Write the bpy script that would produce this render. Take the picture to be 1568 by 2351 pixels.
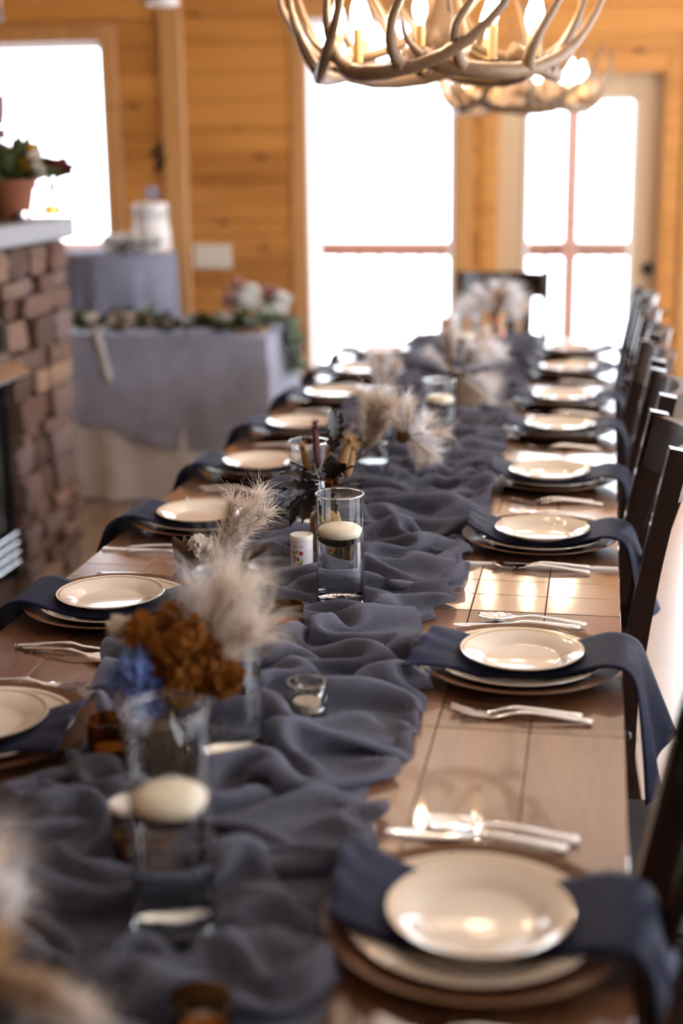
import bpy, math, random
import numpy as np
from mathutils import Matrix, Vector

scene = bpy.context.scene
for o in list(bpy.data.objects):
    bpy.data.objects.remove(o, do_unlink=True)
C = scene.collection
PI = math.pi

# ------------------------------------------------------------------ camera
CAM_H, PITCH, YAW, ROLL = 1.5457, 0.25066, 0.18086, -0.01166
_f = Vector((-math.sin(YAW)*math.cos(PITCH), math.cos(YAW)*math.cos(PITCH), -math.sin(PITCH)))
_r0 = Vector((math.cos(YAW), math.sin(YAW), 0)); _u0 = _r0.cross(_f)
_r = _r0*math.cos(ROLL) + _u0*math.sin(ROLL); _u = -_r0*math.sin(ROLL) + _u0*math.cos(ROLL)
cam_data = bpy.data.cameras.new('camera')
cam_data.sensor_fit = 'VERTICAL'; cam_data.sensor_height = 36; cam_data.lens = 50
cam_data.clip_start = .02; cam_data.clip_end = 200
cam_data.dof.use_dof = True; cam_data.dof.focus_distance = 2.47; cam_data.dof.aperture_fstop = 1.7
cam = bpy.data.objects.new('camera', cam_data); C.objects.link(cam); scene.camera = cam
cam.matrix_world = Matrix(((_r.x, _u.x, -_f.x, 0), (_r.y, _u.y, -_f.y, 0), (_r.z, _u.z, -_f.z, CAM_H), (0, 0, 0, 1)))

# ------------------------------------------------------------------ world, light, exposure
world = bpy.data.worlds.new('overcast_sky'); scene.world = world; world.use_nodes = True
bg = world.node_tree.nodes['Background']
bg.inputs[0].default_value = (.84, .90, 1.0, 1); bg.inputs[1].default_value = 7.5
BULB = 80.0
vs = scene.view_settings
vs.view_transform = 'Standard'; vs.look = 'None'; vs.gamma = 1.0; vs.exposure = 0.38; vs.use_curve_mapping = False
cy = scene.cycles
cy.max_bounces = 6; cy.diffuse_bounces = 3; cy.glossy_bounces = 3; cy.transmission_bounces = 6; cy.transparent_max_bounces = 9; cy.use_light_tree = False
cy.use_adaptive_sampling = True; cy.adaptive_threshold = .1; cy.adaptive_min_samples = 14; cy.use_denoising = True
cy.caustics_reflective = False; cy.caustics_refractive = False; cy.sample_clamp_indirect = 6.0; cy.blur_glossy = 0.5

def portal(name, loc, rot, sx, sy):
    l = bpy.data.lights.new(name, 'AREA'); l.shape = 'RECTANGLE'; l.size = sx; l.size_y = sy
    l.cycles.is_portal = True
    o = bpy.data.objects.new(name, l); o.location = loc; o.rotation_euler = rot; C.objects.link(o)

# ------------------------------------------------------------------ materials
def newmat(name):
    m = bpy.data.materials.new(name); m.use_nodes = True
    nt = m.node_tree; return m, nt, nt.nodes['Principled BSDF']
def P(b, **k):
    for a, v in k.items():
        b.inputs[a.replace('_', ' ')].default_value = (v if not isinstance(v, tuple) or len(v) == 4 else v+(1,))
def simple(name, col, rough=.5, metal=0., coat=0., sheen=0., bump=0., bscale=200., var=0., spec=.5):
    m, nt, b = newmat(name)
    P(b, Base_Color=col, Roughness=rough, Metallic=metal)
    b.inputs['Coat Weight'].default_value = coat; b.inputs['Coat Roughness'].default_value = .05
    b.inputs['Sheen Weight'].default_value = sheen; b.inputs['Sheen Roughness'].default_value = .4
    b.inputs['Specular IOR Level'].default_value = spec
    tc = nt.nodes.new('ShaderNodeTexCoord')
    if var:
        n = nt.nodes.new('ShaderNodeTexNoise'); n.inputs['Scale'].default_value = bscale*.2; nt.links.new(tc.outputs['Object'], n.inputs['Vector'])
        oi = nt.nodes.new('ShaderNodeObjectInfo')
        ad = nt.nodes.new('ShaderNodeMath'); ad.operation = 'ADD'; nt.links.new(n.outputs[0], ad.inputs[0]); nt.links.new(oi.outputs['Random'], ad.inputs[1])
        mr = nt.nodes.new('ShaderNodeMapRange'); mr.inputs[1].default_value = .3; mr.inputs[2].default_value = 1.7; mr.inputs[3].default_value = 1-var; mr.inputs[4].default_value = 1+var
        nt.links.new(ad.outputs[0], mr.inputs[0])
        mx = nt.nodes.new('ShaderNodeVectorMath'); mx.operation = 'SCALE'; mx.inputs[0].default_value = col[:3]
        nt.links.new(mr.outputs[0], mx.inputs['Scale']); nt.links.new(mx.outputs[0], b.inputs['Base Color'])
    if bump:
        n = nt.nodes.new('ShaderNodeTexNoise'); n.inputs['Scale'].default_value = bscale; n.inputs['Detail'].default_value = 4
        nt.links.new(tc.outputs['Object'], n.inputs['Vector'])
        bp = nt.nodes.new('ShaderNodeBump'); bp.inputs['Strength'].default_value = bump; bp.inputs['Distance'].default_value = .004
        nt.links.new(n.outputs[0], bp.inputs['Height']); nt.links.new(bp.outputs[0], b.inputs['Normal'])
    return m
def wood(name, dark, light, stretch=(1, 12, 12), scale=2.2, rough=.45, coat=0., coat_rough=.04, knots=0., rnd=.35, bump=.05):
    m, nt, b = newmat(name); N = nt.nodes.new; L = nt.links.new
    tc = N('ShaderNodeTexCoord'); oi = N('ShaderNodeObjectInfo')
    off = N('ShaderNodeVectorMath'); off.operation = 'SCALE'; off.inputs[0].default_value = (13.1, 7.7, 5.3); L(oi.outputs['Random'], off.inputs['Scale'])
    ad = N('ShaderNodeVectorMath'); L(tc.outputs['Object'], ad.inputs[0]); L(off.outputs[0], ad.inputs[1])
    mp = N('ShaderNodeMapping'); mp.inputs['Scale'].default_value = stretch; L(ad.outputs[0], mp.inputs['Vector'])
    n1 = N('ShaderNodeTexNoise'); n1.inputs['Scale'].default_value = scale; n1.inputs['Detail'].default_value = 6; n1.inputs['Distortion'].default_value = .6; L(mp.outputs[0], n1.inputs['Vector'])
    n2 = N('ShaderNodeTexNoise'); n2.inputs['Scale'].default_value = scale*7; n2.inputs['Detail'].default_value = 3; L(mp.outputs[0], n2.inputs['Vector'])
    mm = N('ShaderNodeMath'); mm.operation = 'MULTIPLY_ADD'; mm.inputs[1].default_value = .35; L(n2.outputs[0], mm.inputs[0]); L(n1.outputs[0], mm.inputs[2])
    rr = N('ShaderNodeMath'); rr.operation = 'MULTIPLY_ADD'; rr.inputs[1].default_value = rnd; L(oi.outputs['Random'], rr.inputs[0]); L(mm.outputs[0], rr.inputs[2])
    ra = N('ShaderNodeValToRGB'); ra.color_ramp.elements[0].position = .45; ra.color_ramp.elements[1].position = .62+.0+.6*rnd+.15
    ra.color_ramp.elements[0].color = dark+(1,); ra.color_ramp.elements[1].color = light+(1,); L(rr.outputs[0], ra.inputs[0])
    col = ra.outputs[0]
    if knots:
        sx = N('ShaderNodeSeparateXYZ'); L(ad.outputs[0], sx.inputs[0]); cx = N('ShaderNodeCombineXYZ'); L(sx.outputs[0], cx.inputs[0]); L(sx.outputs[2], cx.inputs[1])
        vmp = N('ShaderNodeMapping'); vmp.inputs['Scale'].default_value = (.55, 1, 1); L(cx.outputs[0], vmp.inputs['Vector'])
        v = N('ShaderNodeTexVoronoi'); v.voronoi_dimensions = '2D'; v.inputs['Scale'].default_value = 3.4; L(vmp.outputs[0], v.inputs['Vector'])
        kr = N('ShaderNodeMapRange'); kr.inputs[1].default_value = .02; kr.inputs[2].default_value = .085; kr.inputs[3].default_value = knots; kr.inputs[4].default_value = 0; L(v.outputs['Distance'], kr.inputs[0])
        mx = N('ShaderNodeMix'); mx.data_type = 'RGBA'; mx.inputs[7].default_value = tuple(c*.28 for c in dark)+(1,)
        L(kr.outputs[0], mx.inputs[0]); L(col, mx.inputs[6]); col = mx.outputs[2]
    L(col, b.inputs['Base Color']); P(b, Roughness=rough)
    b.inputs['Coat Weight'].default_value = coat; b.inputs['Coat Roughness'].default_value = coat_rough
    if name == 'table_top_sheeted': b.inputs['Coat IOR'].default_value = 1.75; b.inputs['Specular IOR Level'].default_value = 1.0; b.inputs['IOR'].default_value = 1.9
    if name == 'chair_wood': b.inputs['Specular IOR Level'].default_value = .2
    if bump:
        bp = N('ShaderNodeBump'); bp.inputs['Strength'].default_value = bump; bp.inputs['Distance'].default_value = .003; L(n2.outputs[0], bp.inputs['Height']); L(bp.outputs[0], b.inputs['Normal'])
    return m
def thin_glass(name, tint=(1, 1, 1), ior=1.45, strength=1.0, rough=.01, bump=0.):
    m = bpy.data.materials.new(name); m.use_nodes = True; nt = m.node_tree; nt.nodes.clear(); N = nt.nodes.new; L = nt.links.new
    out = N('ShaderNodeOutputMaterial'); tr = N('ShaderNodeBsdfTransparent'); tr.inputs[0].default_value = tint+(1,)
    gl = N('ShaderNodeBsdfGlossy'); gl.inputs['Roughness'].default_value = rough
    lw = N('ShaderNodeLayerWeight'); lw.inputs['Blend'].default_value = .5
    pw = N('ShaderNodeMath'); pw.operation = 'POWER'; pw.inputs[1].default_value = 4.5; L(lw.outputs['Facing'], pw.inputs[0])
    f0 = ((ior-1)/(ior+1))**2
    mu = N('ShaderNodeMath'); mu.operation = 'MULTIPLY_ADD'; mu.use_clamp = True; mu.inputs[1].default_value = strength*(1-f0); mu.inputs[2].default_value = f0*strength; L(pw.outputs[0], mu.inputs[0])
    mx = N('ShaderNodeMixShader'); L(mu.outputs[0], mx.inputs[0]); L(tr.outputs[0], mx.inputs[1]); L(gl.outputs[0], mx.inputs[2]); L(mx.outputs[0], out.inputs[0])
    return m
def real_glass(name, col=(1, 1, 1), ior=1.45, rough=0.):
    m, nt, b = newmat(name); P(b, Base_Color=col, Roughness=rough, IOR=ior); b.inputs['Transmission Weight'].default_value = 1; return m
def cloth(name, col, trans=.25, sheen=.4, rough=.9, weave=900., bump=.25, var=.25, gauze=0., spec=.2, bdist=.004):
    m = bpy.data.materials.new(name); m.use_nodes = True; nt = m.node_tree; nt.nodes.clear(); N = nt.nodes.new; L = nt.links.new
    out = N('ShaderNodeOutputMaterial'); b = N('ShaderNodeBsdfPrincipled'); P(b, Roughness=rough)
    b.inputs['Sheen Weight'].default_value = sheen; b.inputs['Sheen Roughness'].default_value = .35; b.inputs['Sheen Tint'].default_value = (.72, .78, 1, 1); b.inputs['Specular IOR Level'].default_value = spec
    tc = N('ShaderNodeTexCoord'); n = N('ShaderNodeTexNoise'); n.inputs['Scale'].default_value = 9; n.inputs['Detail'].default_value = 5; L(tc.outputs['Object'], n.inputs['Vector'])
    mr = N('ShaderNodeMapRange'); mr.inputs[1].default_value = .3; mr.inputs[2].default_value = .7; mr.inputs[3].default_value = 1-var; mr.inputs[4].default_value = 1+var; L(n.outputs[0], mr.inputs[0])
    sc = N('ShaderNodeVectorMath'); sc.operation = 'SCALE'; sc.inputs[0].default_value = col; L(mr.outputs[0], sc.inputs['Scale']); L(sc.outputs[0], b.inputs['Base Color'])
    w = N('ShaderNodeTexNoise'); w.inputs['Scale'].default_value = weave; w.inputs['Detail'].default_value = 3; L(tc.outputs['Object'], w.inputs['Vector'])
    w2 = N('ShaderNodeTexNoise'); w2.inputs['Scale'].default_value = 110; w2.inputs['Detail'].default_value = 4; w2.inputs['Distortion'].default_value = 1.2; L(tc.outputs['Object'], w2.inputs['Vector'])
    s2 = N('ShaderNodeMath'); s2.operation = 'MULTIPLY_ADD'; s2.inputs[1].default_value = 1.6; L(w2.outputs[0], s2.inputs[0]); L(w.outputs[0], s2.inputs[2])
    bp = N('ShaderNodeBump'); bp.inputs['Strength'].default_value = bump; bp.inputs['Distance'].default_value = bdist; L(s2.outputs[0], bp.inputs['Height']); L(bp.outputs[0], b.inputs['Normal'])
    sh = b.outputs[0]
    if trans:
        t = N('ShaderNodeBsdfTranslucent'); L(sc.outputs[0], t.inputs[0]); L(bp.outputs[0], t.inputs[1])
        mx = N('ShaderNodeMixShader'); mx.inputs[0].default_value = trans; L(sh, mx.inputs[1]); L(t.outputs[0], mx.inputs[2]); sh = mx.outputs[0]
    if gauze:
        tp = N('ShaderNodeBsdfTransparent'); mx = N('ShaderNodeMixShader'); mx.inputs[0].default_value = gauze; L(sh, mx.inputs[1]); L(tp.outputs[0], mx.inputs[2]); sh = mx.outputs[0]
    L(sh, out.inputs[0]); return m
def emit(name, col, st):
    m = bpy.data.materials.new(name); m.use_nodes = True; nt = m.node_tree; nt.nodes.clear()
    out = nt.nodes.new('ShaderNodeOutputMaterial'); e = nt.nodes.new('ShaderNodeEmission'); e.inputs[0].default_value = col+(1,); e.inputs[1].default_value = st
    nt.links.new(e.outputs[0], out.inputs[0]); return m
def fibre(name, col, trans=.45):
    m = bpy.data.materials.new(name); m.use_nodes = True; nt = m.node_tree; nt.nodes.clear(); N = nt.nodes.new; L = nt.links.new
    out = N('ShaderNodeOutputMaterial'); d = N('ShaderNodeBsdfDiffuse'); t = N('ShaderNodeBsdfTranslucent'); mx = N('ShaderNodeMixShader'); mx.inputs[0].default_value = trans
    d.inputs[0].default_value = col+(1,); t.inputs[0].default_value = col+(1,)
    L(d.outputs[0], mx.inputs[1]); L(t.outputs[0], mx.inputs[2]); L(mx.outputs[0], out.inputs[0]); return m

M = dict(
    drywall=simple('warm_plaster', (.82, .71, .58), .8),
    pine=wood('pine_boards', (.33, .122, .020), (.58, .255, .055), (1, 14, 14), 1.3, .42, .15, .25, knots=.85, rnd=.55),
    pine_v=wood('pine_trim', (.42, .19, .055), (.55, .28, .095), (14, 14, 1), 1.3, .42, .15, .25, knots=.4, rnd=.25),
    door=wood('door_paint', (.50, .34, .20), (.58, .42, .27), (10, 10, 1), 1.2, .4, .1, .2, rnd=.1),
    vinyl=simple('white_vinyl', (.82, .79, .78), .35),
    table=wood('table_top', (.100, .040, .020), (.225, .098, .047), (9, 1.2, 9), 2.2, .3, 1.0, .035, rnd=.35, bump=.015),
    table_far=wood('table_top_sheeted', (.100, .040, .020), (.225, .098, .047), (9, 1.2, 9), 2.2, .27, 1.0, .10, rnd=.35, bump=.0),
    table_leg=wood('table_leg', (.05, .018, .01), (.11, .04, .018), (9, 9, 1), 2.0, .35, .5, .1),
    chair=wood('chair_wood', (.008, .0035, .0025), (.019, .008, .005), (9, 9, 1), 2.0, .36, .35, .10, rnd=.2, bump=.01),
    floor=None,
    silver=simple('polished_silver', (.86, .86, .88), .12, 1.0),
    steel=simple('brushed_steel', (.72, .74, .78), .22, 1.0),
    black=simple('black_metal', (.012, .011, .011), .4, .2),
    bronze=simple('dark_bronze', (.035, .022, .016), .4, .6),
    charger=simple('copper_brown_charger', (.13, .052, .020), .42, .15, .05, spec=.3),
    china=simple('cream_china', (.82, .69, .575), .18, 0, .8),
    gold=simple('gold_band', (.75, .56, .33), .25, .9),
    glitter=simple('gold_glitter', (.42, .25, .10), .35, .9, bump=1.0, bscale=900),
    navy=cloth('navy_napkin', (.010, .012, .034), 0, .08, .6, 1200, .05, .1, 0, .10),
    runner=cloth('grey_gauze', (.23, .226, .288), .48, 1.0, .9, 1100, .6, .18, .03, bdist=.004),
    greycloth=cloth('grey_linen', (.38, .39, .49), .05, .3, .95, 700, .3, .12),
    creamcloth=cloth('cream_cloth', (.80, .74, .72), .15, .2, .9, 700, .1, .05),
    bluecloth=cloth('slate_cloth', (.22, .23, .30), .1, .3, .9, 700, .2, .1),
    glass=thin_glass('clear_glass', (.985, .99, .99), 1.45, .75),
    pane=thin_glass('window_pane', (.99, .99, .99), 1.4, .5),
    base_glass=real_glass('thick_glass', (.98, .97, .94)),
    water=real_glass('water', (.98, .985, .99), 1.20),
    amber=real_glass('amber_glass', (.55, .20, .035), 1.45, .02),
    cutglass=thin_glass('cut_glass', (.90, .89, .88), 2.0, 1.3, .05),
    bubble=simple('bubble', (.9, .92, .95), .1),
    wax=simple('cream_wax', (.83, .70, .52), .38, 0, .1),
    wick=simple('wick', (.75, .65, .55), .8),
    bone=simple('antler', (.205, .118, .060), .5, 0, .1, bump=.5, bscale=60, var=.35),
    sleeve=simple('candle_sleeve', (.78, .50, .20), .5),
    bulb=emit('lit_bulb', (1.0, .80, .56), BULB),
    pampas=fibre('pampas_cream', (.76, .65, .55), .5), pampasw=fibre('pampas_white', (.90, .87, .87), .6), pampasb=fibre('pampas_beige', (.50, .34, .22)),
    mauve=fibre('mauve_fibre', (.25, .12, .12)), tanf=fibre('tan_fibre', (.50, .31, .15)),
    rust=fibre('rust_petal', (.27, .095, .022), .3), blue=fibre('blue_petal', (.22, .30, .60), .35), lilac=fibre('lilac_petal', (.45, .43, .55), .3),
    cream=fibre('cream_petal', (.74, .64, .55), .3), yellow=fibre('yellow_petal', (.60, .33, .02), .1), dred=fibre('dark_red_petal', (.10, .022, .018), .03), white=fibre('white_petal', (.80, .78, .76), .35), pink=fibre('dusty_pink_petal', (.45, .24, .22), .3),
    leafd=simple('dark_leaf', (.018, .012, .010), .45, var=.3), leafg=simple('green_leaf', (.055, .070, .018), .5, var=.5, bscale=60), leafe=simple('eucalyptus_leaf', (.24, .30, .22), .55, var=.3, bscale=60), leafb=simple('brown_leaf', (.07, .028, .014), .5, var=.3),
    stem=simple('dry_stem', (.12, .07, .035), .7), browncentre=simple('brown_seed_head', (.10, .035, .012), .9, bump=1., bscale=300),
    terracotta=simple('terracotta', (.20, .058, .022), .8, bump=.2, bscale=80), stonew=simple('pale_mantel', (.23, .22, .235), .6, bump=.25, bscale=40, var=.06),
    mortar=simple('dark_mortar', (.055, .032, .022), .95, bump=.6, bscale=60),
    firebox=simple('firebox_black', (.006, .005, .005), .5),
    cake=simple('white_icing', (.80, .76, .74), .6), plate_sw=simple('switch_plate', (.70, .62, .50), .4),
    tray=wood('tray_wood', (.35, .19, .09), (.52, .32, .17), (1, 9, 9), 3, .5),
    darkball=simple('dark_votive', (.02, .022, .012), .15, 0, .5),
    bottle_brown=real_glass('brown_bottle', (.22, .09, .03), 1.45, .02),
    deck=wood('deck_boards', (.40, .27, .20), (.55, .40, .31), (1, 8, 8), 2, .7), rail=wood('deck_rail', (.19, .115, .095), (.26, .165, .14), (1, 9, 9), 2, .7),
    fan=wood('fan_blade', (.045, .018, .01), (.08, .03, .017), (1, 9, 9), 2, .4), opal=simple('opal_glass', (.85, .82, .78), .25),
    shaker=None, pepper=simple('pepper_can', (.022, .014, .012), .45), cap=simple('white_cap', (.78, .68, .60), .5),
    red=simple('print_red', (.34, .025, .018), .5), green=simple('print_green', (.16, .27, .03), .5), orange=simple('print_orange', (.55, .16, .04), .5), ink=simple('print_ink', (.03, .025, .025), .5),
)
STONES = [simple('stone_%d' % i, c, .85, bump=.7, bscale=45, var=.35) for i, c in enumerate([(.14, .070, .045), (.20, .115, .08), (.10, .045, .028), (.17, .105, .09), (.25, .14, .09)])]
def floor_mat():
    m, nt, b = newmat('oak_floor'); N = nt.nodes.new; L = nt.links.new
    tc = N('ShaderNodeTexCoord'); mp = N('ShaderNodeMapping'); mp.inputs['Rotation'].default_value = (0, 0, PI/2); L(tc.outputs['Object'], mp.inputs['Vector'])
    br = N('ShaderNodeTexBrick'); br.inputs['Scale'].default_value = 1; br.inputs['Brick Width'].default_value = 1.2; br.inputs['Row Height'].default_value = .09; br.inputs['Mortar Size'].default_value = .0015
    br.inputs['Color1'].default_value = (.29, .18, .11, 1); br.inputs['Color2'].default_value = (.36, .23, .14, 1); br.inputs['Mortar'].default_value = (.2, .1, .05, 1); L(mp.outputs[0], br.inputs['Vector'])
    L(br.outputs[0], b.inputs['Base Color']); P(b, Roughness=.33); b.inputs['Coat Weight'].default_value = .8; b.inputs['Coat Roughness'].default_value = .2; return m
M['floor'] = floor_mat()
def shaker_mat():
    m, nt, b = newmat('printed_shaker'); N = nt.nodes.new; L = nt.links.new
    tc = N('ShaderNodeTexCoord'); sp = N('ShaderNodeSeparateXYZ'); L(tc.outputs['Object'], sp.inputs[0])
    # rows of fine slanted print on the lower right of the can
    at = N('ShaderNodeMath'); at.operation = 'ARCTAN2'; L(sp.outputs[1], at.inputs[0]); L(sp.outputs[0], at.inputs[1])
    a1 = N('ShaderNodeMath'); a1.operation = 'MULTIPLY_ADD'; a1.inputs[1].default_value = -.012; L(at.outputs[0], a1.inputs[0]); L(sp.outputs[2], a1.inputs[2])
    fr = N('ShaderNodeMath'); fr.operation = 'MULTIPLY'; fr.inputs[1].default_value = 2*PI/.0024; L(a1.outputs[0], fr.inputs[0])
    sn = N('ShaderNodeMath'); sn.operation = 'SINE'; L(fr.outputs[0], sn.inputs[0])
    gt = N('ShaderNodeMath'); gt.operation = 'GREATER_THAN'; gt.inputs[1].default_value = .35; L(sn.outputs[0], gt.inputs[0])
    zl = N('ShaderNodeMath'); zl.operation = 'LESS_THAN'; zl.inputs[1].default_value = .047; L(sp.outputs[2], zl.inputs[0])
    al = N('ShaderNodeMath'); al.operation = 'GREATER_THAN'; al.inputs[1].default_value = -1.45; L(at.outputs[0], al.inputs[0])
    m1 = N('ShaderNodeMath'); m1.operation = 'MULTIPLY'; L(gt.outputs[0], m1.inputs[0]); L(zl.outputs[0], m1.inputs[1])
    m2 = N('ShaderNodeMath'); m2.operation = 'MULTIPLY'; L(m1.outputs[0], m2.inputs[0]); L(al.outputs[0], m2.inputs[1])
    m3 = N('ShaderNodeMath'); m3.operation = 'MULTIPLY'; m3.inputs[1].default_value = .45; L(m2.outputs[0], m3.inputs[0])
    mx = N('ShaderNodeMix'); mx.data_type = 'RGBA'; mx.inputs[6].default_value = (.66, .60, .60, 1); mx.inputs[7].default_value = (.28, .24, .24, 1); L(m3.outputs[0], mx.inputs[0]); L(mx.outputs[2], b.inputs['Base Color'])
    P(b, Roughness=.5); return m
M['shaker'] = shaker_mat()

# ------------------------------------------------------------------ mesh helpers
class MB:
    def __init__(s): s.v = []; s.f = []
    def add(s, vs_, fs_):
        n = len(s.v); s.v += [tuple(map(float, v)) for v in vs_]; s.f += [tuple(i+n for i in f) for f in fs_]; return s
    def box(s, x0, x1, y0, y1, z0, z1):
        return s.add([(x0, y0, z0), (x1, y0, z0), (x1, y1, z0), (x0, y1, z0), (x0, y0, z1), (x1, y0, z1), (x1, y1, z1), (x0, y1, z1)],
                     [(3, 2, 1, 0), (4, 5, 6, 7), (0, 1, 5, 4), (1, 2, 6, 5), (2, 3, 7, 6), (3, 0, 4, 7)])
    def bbox(s, x0, x1, y0, y1, z0, z1, b=.003):
        # box with chamfered edges
        vs_ = []; idx = {}
        for i, (x, sx) in enumerate(((x0, 1), (x1, -1))):
            for j, (y, sy) in enumerate(((y0, 1), (y1, -1))):
                for k, (z, sz) in enumerate(((z0, 1), (z1, -1))):
                    for a in range(3):
                        idx[i, j, k, a] = len(vs_); vs_.append((x+(sx*b if a != 0 else 0), y+(sy*b if a != 1 else 0), z+(sz*b if a != 2 else 0)))
        I = lambda i, j, k, a: idx[i, j, k, a]; fs_ = []
        for e in (0, 1):
            q = [I(e, 0, 0, 0), I(e, 1, 0, 0), I(e, 1, 1, 0), I(e, 0, 1, 0)]; fs_.append(q if e else q[::-1])
            q = [I(0, e, 0, 1), I(0, e, 1, 1), I(1, e, 1, 1), I(1, e, 0, 1)]; fs_.append(q if e else q[::-1])
            q = [I(0, 0, e, 2), I(1, 0, e, 2), I(1, 1, e, 2), I(0, 1, e, 2)]; fs_.append(q if e else q[::-1])
        for i in (0, 1):
            for j in (0, 1):
                q = [I(i, j, 0, 0), I(i, j, 1, 0), I(i, j, 1, 1), I(i, j, 0, 1)]; fs_.append(q if (i ^ j) else q[::-1])
                q = [I(i, 0, j, 0), I(i, 1, j, 0), I(i, 1, j, 2), I(i, 0, j, 2)]; fs_.append(q[::-1] if (i ^ j) else q)
                q = [I(0, i, j, 1), I(1, i, j, 1), I(1, i, j, 2), I(0, i, j, 2)]; fs_.append(q if (i ^ j) else q[::-1])
                for k in (0, 1):
                    q = [I(i, j, k, 0), I(i, j, k, 1), I(i, j, k, 2)]; fs_.append(q if (i ^ j ^ k) else q[::-1])
        return s.add(vs_, fs_)
    def lathe(s, prof, n=32, c=(0, 0, 0), closed=False):
        n0 = []; vs_ = []; fs_ = []
        for r, z in prof:
            if r < 1e-6: n0.append([len(vs_)]); vs_.append((c[0], c[1], c[2]+z))
            else:
                n0.append([len(vs_)+i for i in range(n)]); vs_ += [(c[0]+r*math.cos(2*PI*i/n), c[1]+r*math.sin(2*PI*i/n), c[2]+z) for i in range(n)]
        pr = list(zip(n0, n0[1:])) + ([(n0[-1], n0[0])] if closed else [])
        for a, b in pr:
            for i in range(n):
                j = (i+1) % n
                if len(a) == 1 and len(b) == 1: continue
                if len(a) == 1: fs_.append((a[0], b[j], b[i]))
                elif len(b) == 1: fs_.append((a[i], a[j], b[0]))
                else: fs_.append((a[i], a[j], b[j], b[i]))
        return s.add(vs_, fs_)
    def tube(s, pts, rad, n=8, cap=True, flat=1.0):
        pts = [Vector(p) for p in pts]
        if not hasattr(rad, '__len__'): rad = [rad]*len(pts)
        vs_ = []; fs_ = []; up = None
        for i, p in enumerate(pts):
            t = (pts[min(i+1, len(pts)-1)]-pts[max(i-1, 0)]).normalized()
            if up is None: up = Vector((0, 0, 1)) if abs(t.z) < .9 else Vector((1, 0, 0))
            a = (up-t*up.dot(t)).normalized(); up = a; b = t.cross(a)
            for k in range(n):
                th = 2*PI*k/n; vs_.append(p+(a*math.cos(th)*flat+b*math.sin(th))*rad[i])
        for i in range(len(pts)-1):
            for k in range(n): fs_.append((i*n+k, i*n+(k+1) % n, (i+1)*n+(k+1) % n, (i+1)*n+k))
        if cap: fs_.append(tuple(range(n))[::-1]); fs_.append(tuple((len(pts)-1)*n+k for k in range(n)))
        return s.add(vs_, fs_)
    def sweep(s, pts, w, d, side=(0, 1, 0)):
        # rectangular section along pts; w = size along 'side', d = size across
        pts = [Vector(p) for p in pts]; sd = Vector(side); m = len(pts)
        W = w if hasattr(w, '__len__') else [w]*m; D = d if hasattr(d, '__len__') else [d]*m
        vs_ = []; fs_ = []
        for i, p in enumerate(pts):
            t = (pts[min(i+1, m-1)]-pts[max(i-1, 0)]).normalized(); n = sd.cross(t).normalized()
            vs_ += [p-sd*W[i]/2-n*D[i]/2, p+sd*W[i]/2-n*D[i]/2, p+sd*W[i]/2+n*D[i]/2, p-sd*W[i]/2+n*D[i]/2]
        for i in range(m-1):
            for k in range(4): fs_.append((i*4+k, i*4+(k+1) % 4, i*4+4+(k+1) % 4, i*4+4+k))
        fs_ += [(3, 2, 1, 0), tuple((m-1)*4+k for k in range(4))]
        return s.add(vs_, fs_)
    def grid(s, G):
        ny, nx = len(G), len(G[0]); vs_ = [p for r in G for p in r]
        return s.add(vs_, [(j*nx+i, j*nx+i+1, (j+1)*nx+i+1, (j+1)*nx+i) for j in range(ny-1) for i in range(nx-1)])
    def sphere(s, c, r, n=12, m=8, sq=(1, 1, 1)):
        return s.lathe([(r*math.sin(PI*i/m), -r*math.cos(PI*i/m)) for i in range(m+1)], n, (0, 0, 0)) if c is None else s._sph(c, r, n, m, sq)
    def _sph(s, c, r, n, m, sq):
        t = MB().lathe([(r*math.sin(PI*i/m), -r*math.cos(PI*i/m)) for i in range(m+1)], n)
        return s.add([(c[0]+x*sq[0], c[1]+y*sq[1], c[2]+z*sq[2]) for x, y, z in t.v], t.f)
    def mesh(s, name, mat, smooth=False, angle=None):
        me = bpy.data.meshes.new(name); me.from_pydata(s.v, [], s.f)
        if mat is not None: me.materials.append(mat)
        if smooth: me.polygons.foreach_set('use_smooth', [True]*len(me.polygons))
        me.update()
        if smooth and angle is not None:
            try: me.set_sharp_from_angle(angle=angle)
            except Exception: pass
        return me
def link(name, me, parent=None, loc=None, rot=None):
    o = bpy.data.objects.new(name, me); C.objects.link(o)
    if parent is not None: o.parent = parent
    if loc is not None: o.location = loc
    if rot is not None: o.rotation_euler = rot
    return o
def obj(name, mb, mat, parent=None, smooth=False, angle=None, loc=None, rot=None):
    return link(name, mb.mesh(name, mat, smooth, angle), parent, loc, rot)
def tag(o, label, cat, group=None):
    o['label'] = label; o['category'] = cat
    if group: o['group'] = group
    return o
def thing(name, label, cat, loc=(0, 0, 0), rz=0., group=None):
    o = link(name, None, None, loc, (0, 0, rz)); o.empty_display_size = .05
    return tag(o, label, cat, group)
def struct(o): o['kind'] = 'structure'; return o
def stuff(o): o['kind'] = 'stuff'; return o
def vnoise(x, y, seed):
    rs = np.random.RandomState(seed); N = 256; g = rs.rand(N, N)
    xi = np.floor(x).astype(int); yi = np.floor(y).astype(int); fx = x-xi; fy = y-yi
    fx = fx*fx*(3-2*fx); fy = fy*fy*(3-2*fy)
    a = g[xi % N, yi % N]; b = g[(xi+1) % N, yi % N]; c = g[xi % N, (yi+1) % N]; d = g[(xi+1) % N, (yi+1) % N]
    return (a*(1-fx)+b*fx)*(1-fy)+(c*(1-fx)+d*fx)*fy
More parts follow.
